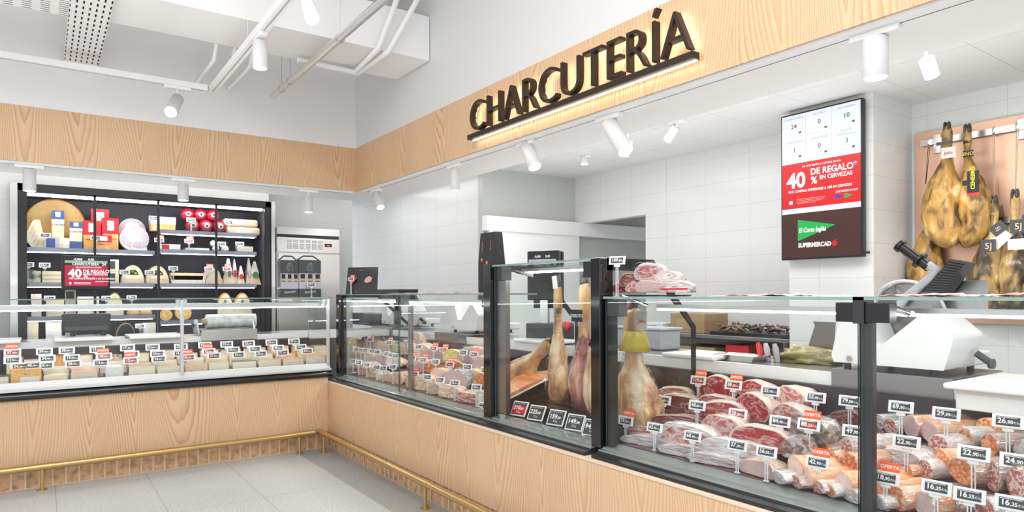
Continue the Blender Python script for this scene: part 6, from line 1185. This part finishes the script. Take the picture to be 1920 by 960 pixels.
for args in ((1322, 1440, 1.257, 2.06, 1, 'paper_peach', 'peach and white paper sheet on the large glass top, nearest the tray'), (1400, 1500, 1.259, 2.09, 2, 'paper_peach', 'rumpled peach paper sheet in the middle of the glass top'), (1455, 1552, 1.257, 2.07, 3, 'paper_peach', 'white paper sheet with a peach corner below the wall screen'),
    (1622, 1730, 1.257, 2.06, 4, 'paper_pink', 'red and white paper sheet on the glass beside the post clamp'), (1690, 1800, 1.260, 2.08, 5, 'paper_pink', 'rumpled pink paper sheet below the slicer handle'), (1770, 1880, 1.257, 2.06, 6, 'paper_pink', 'pink paper sheet before the dark hams'), (1840, 1960, 1.259, 2.08, 7, 'paper_pink', 'pink paper sheet at the picture edge'),
    (722, 800, 1.274, 2.10, 8, 'paper_pink', 'white and pink paper sheet beside the black gift pack'), (775, 850, 1.274, 2.09, 9, 'paper_pink', 'pink paper sheet in the middle of the corner case top'), (830, 893, 1.274, 2.09, 10, 'paper_pink', 'red paper sheet beside the tall black boxes')): sheet(*args)
# black gift pack leaning on the corner case
p = PX(668, 550, 2.17); D = p.x*S_+p.y*C_; r = root('ham_gift_pack', (2.17, 5.22, 1.276), 'flat black gift pack with pictures of sliced ham on the corner case', 'gift box'); r.rotation_euler = (-.10, 0, -radians(28)); w_ = .265; h_ = .225
b = MB(); b.prism([(-w_/2, 0), (w_/2*.93, 0), (w_/2, h_), (-w_/2*.86, h_*.98)], 'y', 0, .035); b.build('box', 'black_gloss', r, bevel=.003)
b = MB(); b.add([(-w_*.40, -.001, h_*.38), (-w_*.32, -.001, h_*.36), (-w_*.20, -.001, h_*.52), (-w_*.14, -.001, h_*.62), (-w_*.22, -.001, h_*.60), (-w_*.34, -.001, h_*.50)], [(0, 1, 2, 3, 4, 5)]); b.add([(w_*.06, -.001, h_*.45), (w_*.14, -.001, h_*.40), (w_*.28, -.001, h_*.46), (w_*.32, -.001, h_*.60), (w_*.22, -.001, h_*.66), (w_*.12, -.001, h_*.60)], [(0, 1, 2, 3, 4, 5)]); b.build('ham_picture', 'meat_red', r)
b = MB(); b.text('IBÉRICOS', (0, -.001, h_*.86), (1, 0, 0), (0, 0, 1), .007, 'C', 0); b.text('cebo', (-w_*.24, -.001, h_*.08), (1, 0, 0), (0, 0, 1), .008, 'L', 0); b.build('gold_lettering', 'text_orange', r)
price_tag(PX(658, 523, 2.06)+Vector((0, 0, 0)), 1.275, 'x', '9,95', 'small offer tag standing before the black gift pack', 'tags on the glass tops', True, 1, k=.62, jit=.5)
b = MB(); a, c = PX(704, 540, 2.7), PX(748, 540, 2.7); b.box(2.70, 2.9, c.y, a.y, 1.275, 1.32); b.box(2.72, 2.88, c.y+.02, a.y-.02, 1.20, 1.275); b.box(2.78, 2.84, (a.y+c.y)/2-.02, (a.y+c.y)/2+.02, .925, 1.21); tag(b.build('scale_head', 'black', bevel=.006), 'flat black scale head on a stand behind the gift pack', 'scale')
for i, (x0, x1, py, dx, lab) in enumerate(((896, 911, 437, .02, 'narrow black box with orange writing, farther from the taller case'), (908, 930, 435, -.02, 'tall tapering black box with orange dot beside the taller case'))):
    a, c = PX(x0, 540, 2.16+dx), PX(x1, 540, 2.16+dx); h_ = PX((x0+x1)/2, py, 2.16+dx).z-1.275; w_ = abs(a.y-c.y)*.92; r = root('tall_box', (2.16+dx, (a.y+c.y)/2, 1.275), lab, 'box'); r.rotation_euler = (0, 0, -pi/2)
    b = MB(); b.loft([[(-w_/2, 0, 0), (w_/2, 0, 0), (w_/2, .07, 0), (-w_/2, .07, 0)], [(-w_/2, 0, h_*.5), (w_/2, 0, h_*.5), (w_/2, .07, h_*.5), (-w_/2, .07, h_*.5)], [(-w_*.36, 0.01, h_), (w_*.36, .01, h_), (w_*.36, .06, h_), (-w_*.36, .06, h_)]], True, False); b.build('box', 'black', r, bevel=.002)
    b = MB(); b.lathe([(.001, -.0015), (.011, -.001), (.011, 0)], (0 if i == 0 else -w_*.3, 0, h_*.55 if i == 0 else h_*.50), 16, 'y'); b.build('orange_dot', 'text_orange', r)
    b = MB(); b.text('Quintín', (.006, -.001 if 0 else .004, h_*.70), (0, 0, 1), (-1, 0, 0), .013, 'L', 0); b.build('lettering', 'text_orange', r)

# ---------------- second scale and other things on the meat worktop ----------------
XD = 2.95; a, c = PX(985, 505, XD), PX(1052, 467, XD); r = root('counter_scale', (XD, (a.y+c.y)/2, .928), 'black counter scale with mint screen behind the taller case', 'scale'); r.rotation_euler = (0, 0, -pi/2+.42)
w_ = .255; z0 = 1.285-.928; zt_ = c.z-.928
b = MB(); b.box(-w_/2, w_/2, 0, .05, z0-.06, zt_); b.build('screen_housing', 'black', r, bevel=.008, seg=3)
b = MB(); b.flatonly = True
for m_, v0, v1 in ((0, 0, 1), (3, .36, .60), (0, .60, 1)): b.cur = m_; b.quad((-w_*.44, -.0012-.0004*m_-.0002*(v0 > .6), zt_-.018-.12*v0), (w_*.44, -.0012-.0004*m_-.0002*(v0 > .6), zt_-.018-.12*v0), (w_*.44, -.0012-.0004*m_-.0002*(v0 > .6), zt_-.018-.12*v1), (-w_*.44, -.0012-.0004*m_-.0002*(v0 > .6), zt_-.018-.12*v1))
b.cur = 2; b.text('-0,005', (-w_*.26, -.003, zt_-.048), (1, 0, 0), (0, 0, 1), .015, 'L', .02); b.text('0,00', (w_*.10, -.003, zt_-.048), (1, 0, 0), (0, 0, 1), .015, 'L', .02); b.text('CHARCUTERÍA', (-w_*.28, -.003, zt_-.112), (1, 0, 0), (0, 0, 1), .018, 'L', .02, xs=.82); b.text('24', (w_*.34, -.003, zt_-.112), (1, 0, 0), (0, 0, 1), .018, 'L', .02)
b.build('display', ['scr_black', 'scr_mint', 'scr_text', 'scr_grey'], r)
b = MB(); b.box(-.03, .03, .02, .05, .03, z0); b.build('pole', 'steel', r); b = MB(); b.box(-.13, .15, -.02, .22, .0, .13); b.build('base', 'dark_grey', r, bevel=.01); b = MB(); b.box(-.11, .13, .06, .09, z0-.12, zt_-.005); b.build('operator_screen', 'black', r, bevel=.006)
# steel tray with paper, knives, bag, bin
def wt(px, x): return Vector((x, PX(px, 660, x).y, .926))
p = wt(1390, 2.93); r = root('steel_tray', p, 'steel tray lined with white paper on the meat worktop', 'tray'); 
b = MB(); b.loft([[(-.06, -.10, 0), (.06, -.10, 0), (.06, .10, 0), (-.06, .10, 0)], [(-.075, -.125, .03), (.075, -.125, .03), (.075, .125, .03), (-.075, .125, .03)]], False, False); b.add([(-.06, -.10, .001), (.06, -.10, .001), (.06, .10, .001), (-.06, .10, .001)], [(0, 1, 2, 3)]); o = b.build('tray', 'steel', r); o.modifiers.new('s', 'SOLIDIFY').thickness = .0015
b = MB(); b.loft([[(x, -.09+.02*i, .022+.02*abs(noise.noise(Vector((x*30, i*.9, 3))))) for x in (-.055, -.02, .02, .055)] for i in range(10)], False, True, closed=False); b.build('paper', 'pack_white', r)
for i, (px, mt, lab) in enumerate(((1427, 'pack_red', 'knife with red handle standing beside the steel tray'), (1441, 'pack_purple', 'purple handled knife next to the red handled one'), (1458, 'grey_plastic', 'grey handled knife farthest from the red one'))):
    p = wt(px, 3.0); r = root('knife', p, lab, 'knife', 'knives standing on the meat worktop'); b = MB(); b.tube([(0, 0, .0), (0, .006, .03), (0, .012, .065), (0, .02, .09)], [.011, .014, .015, .010], 12); b.build('handle', mt, r); b = MB(); b.box(-.001, .001, -.012, .012, 0, .012); b.build('blade', 'steel', r)
p = wt(1520, 3.10); r = root('olive_bag', p, 'crumpled olive green bag lying on the worktop left of the big slicer', 'bag'); b = MB(); b.blob((0, 0, .02), (.09, .17, .055), .28, 3.2, 4, 26, 16, flat=.35); b.build('bag', 'olive', r)
b = MB(); b.tube([(-.02, .08, .03), (-.02, .09, .07), (-.02, .075, .085)], .008, 8); b.build('knot', 'cheese_cream', r)
a, c = PX(1500, 655, 3.2), PX(1562, 655, 3.2); zq = PX(1530, 603, 3.2).z; b = MB(); b.prism([(a.y-.02, .926), (c.y, .926), (c.y-.01, zq), (a.y-.07, zq), (a.y-.08, zq-.02)], 'x', 3.2, 3.206); o = b.build('steel_sheet', 'steel_dark'); tag(o, 'upright grey metal sheet behind the olive bag', 'metal sheet')
a, c = PX(1152, 645, 3.05), PX(1240, 645, 3.05); r = root('plastic_bin', (3.05, (a.y+c.y)/2, .926), 'grey lilac plastic crate on the worktop behind the hanging ham', 'crate'); wy = abs(a.y-c.y)/2
b = MB(); b.box(-.001, .17, -wy, wy, 0, .12); b.build('body', 'grey_plastic', r, bevel=.008); b = MB(); b.box(-.012, .18, -wy-.01, wy+.01, .12, .135); b.build('rim', 'pack_purple', r, bevel=.004)
a, c = PX(668, 600, 3.0), PX(718, 600, 3.0); b = MB(); b.box(2.95, 3.2, c.y, a.y, .926, 1.06); o = b.build('dark_box', 'dark_grey', bevel=.006); tag(o, 'dark grey appliance at the far corner of the meat worktop', 'appliance')
def wboard(px0, px1, x0, x1, label):
    a, c = PX(px0, 660, x0), PX(px1, 660, x0); b = MB(); b.box(x0, x1, c.y, a.y, .929, .950); tag(b.build('cutting_board', 'board_white', bevel=.006, seg=3), label, 'cutting board')
wboard(1240, 1335, 2.76, 3.05, 'white plastic board on the meat worktop beside the crate'); wboard(962, 1030, 2.76, 3.05, 'white plastic board on the worktop behind the taller case')

# ---------------- back counter with goods against the inner wall ----------------
r = root('steel_shelf_unit', (5.1, 3.9, 0), 'steel shelf unit against the tiled wall beside the column', 'shelf unit')
for z in (.30, .62, .90): b = MB(); b.box(4.86, 5.40, 3.06, 5.0, z-.03, z); b.build('shelf', 'steel', r, world=True, bevel=.003)
for y in (3.09, 4.97):
    for x in (4.88, 5.38): b = MB(); b.box(x-.015, x+.015, y-.015, y+.015, 0, .87); b.build('leg', 'steel_dark', r, world=True)
def goods(name, x0, x1, y0, y1, z0, z1, mt, lab, cat, band=None):
    r = root(name, ((x0+x1)/2, (y0+y1)/2, z0), lab, cat); b = MB(); b.box(x0, x1, y0, y1, z0, z1); b.build('box', mt, r, world=True, bevel=.004)
    if band: b = MB(); b.box(x0-.002, x0, y0+.3*(y1-y0), y1-.2*(y1-y0), z0+.2*(z1-z0), z0+.7*(z1-z0)); b.build('label', band, r, world=True)
mat('cardboard', (.42, .27, .14), .7)
goods('cardboard_box', 4.95, 5.3, 3.95, 4.35, .90, 1.08, 'cardboard', 'brown cardboard box on top of the steel shelf unit', 'box', 'rind_tan'); goods('printed_carton', 4.92, 5.2, 4.42, 4.70, .90, .98, 'pack_white', 'white carton with red label on the steel shelf unit', 'box', 'pack_red')
goods('red_carton', 4.90, 5.3, 3.10, 3.30, .62, .80, 'maroon', 'dark red carton on the lower shelf beside the column', 'box', 'card_red'); goods('red_carton', 4.90, 5.3, 3.45, 3.68, .62, .82, 'card_red', 'bright red carton on the lower shelf of the unit', 'box'); goods('brown_crate', 4.90, 5.3, 3.8, 4.3, .62, .78, 'cardboard', 'brown crate on the lower shelf of the unit', 'crate')
r = root('meat_tray', (5.1, 3.4, .90), 'black tray of dried meat strips on the steel shelf unit', 'tray'); b = MB(); b.box(4.9, 5.35, 3.12, 3.85, .90, .93); b.build('tray', 'black', r, world=True, bevel=.004)
rd = random.Random(5); b = MB()
for i in range(70): x, y = rd.uniform(4.92, 5.3), rd.uniform(3.15, 3.82); a_ = rd.uniform(0, pi); b.tube([(x, y, .935+rd.uniform(0, .05)), (x+.06*cos(a_), y+.06*sin(a_), .94+rd.uniform(0, .06))], rd.uniform(.008, .014), 6)
o = b.build('dried_meat_strips', 'rind_dark', r, world=True); o['kind'] = 'stuff'
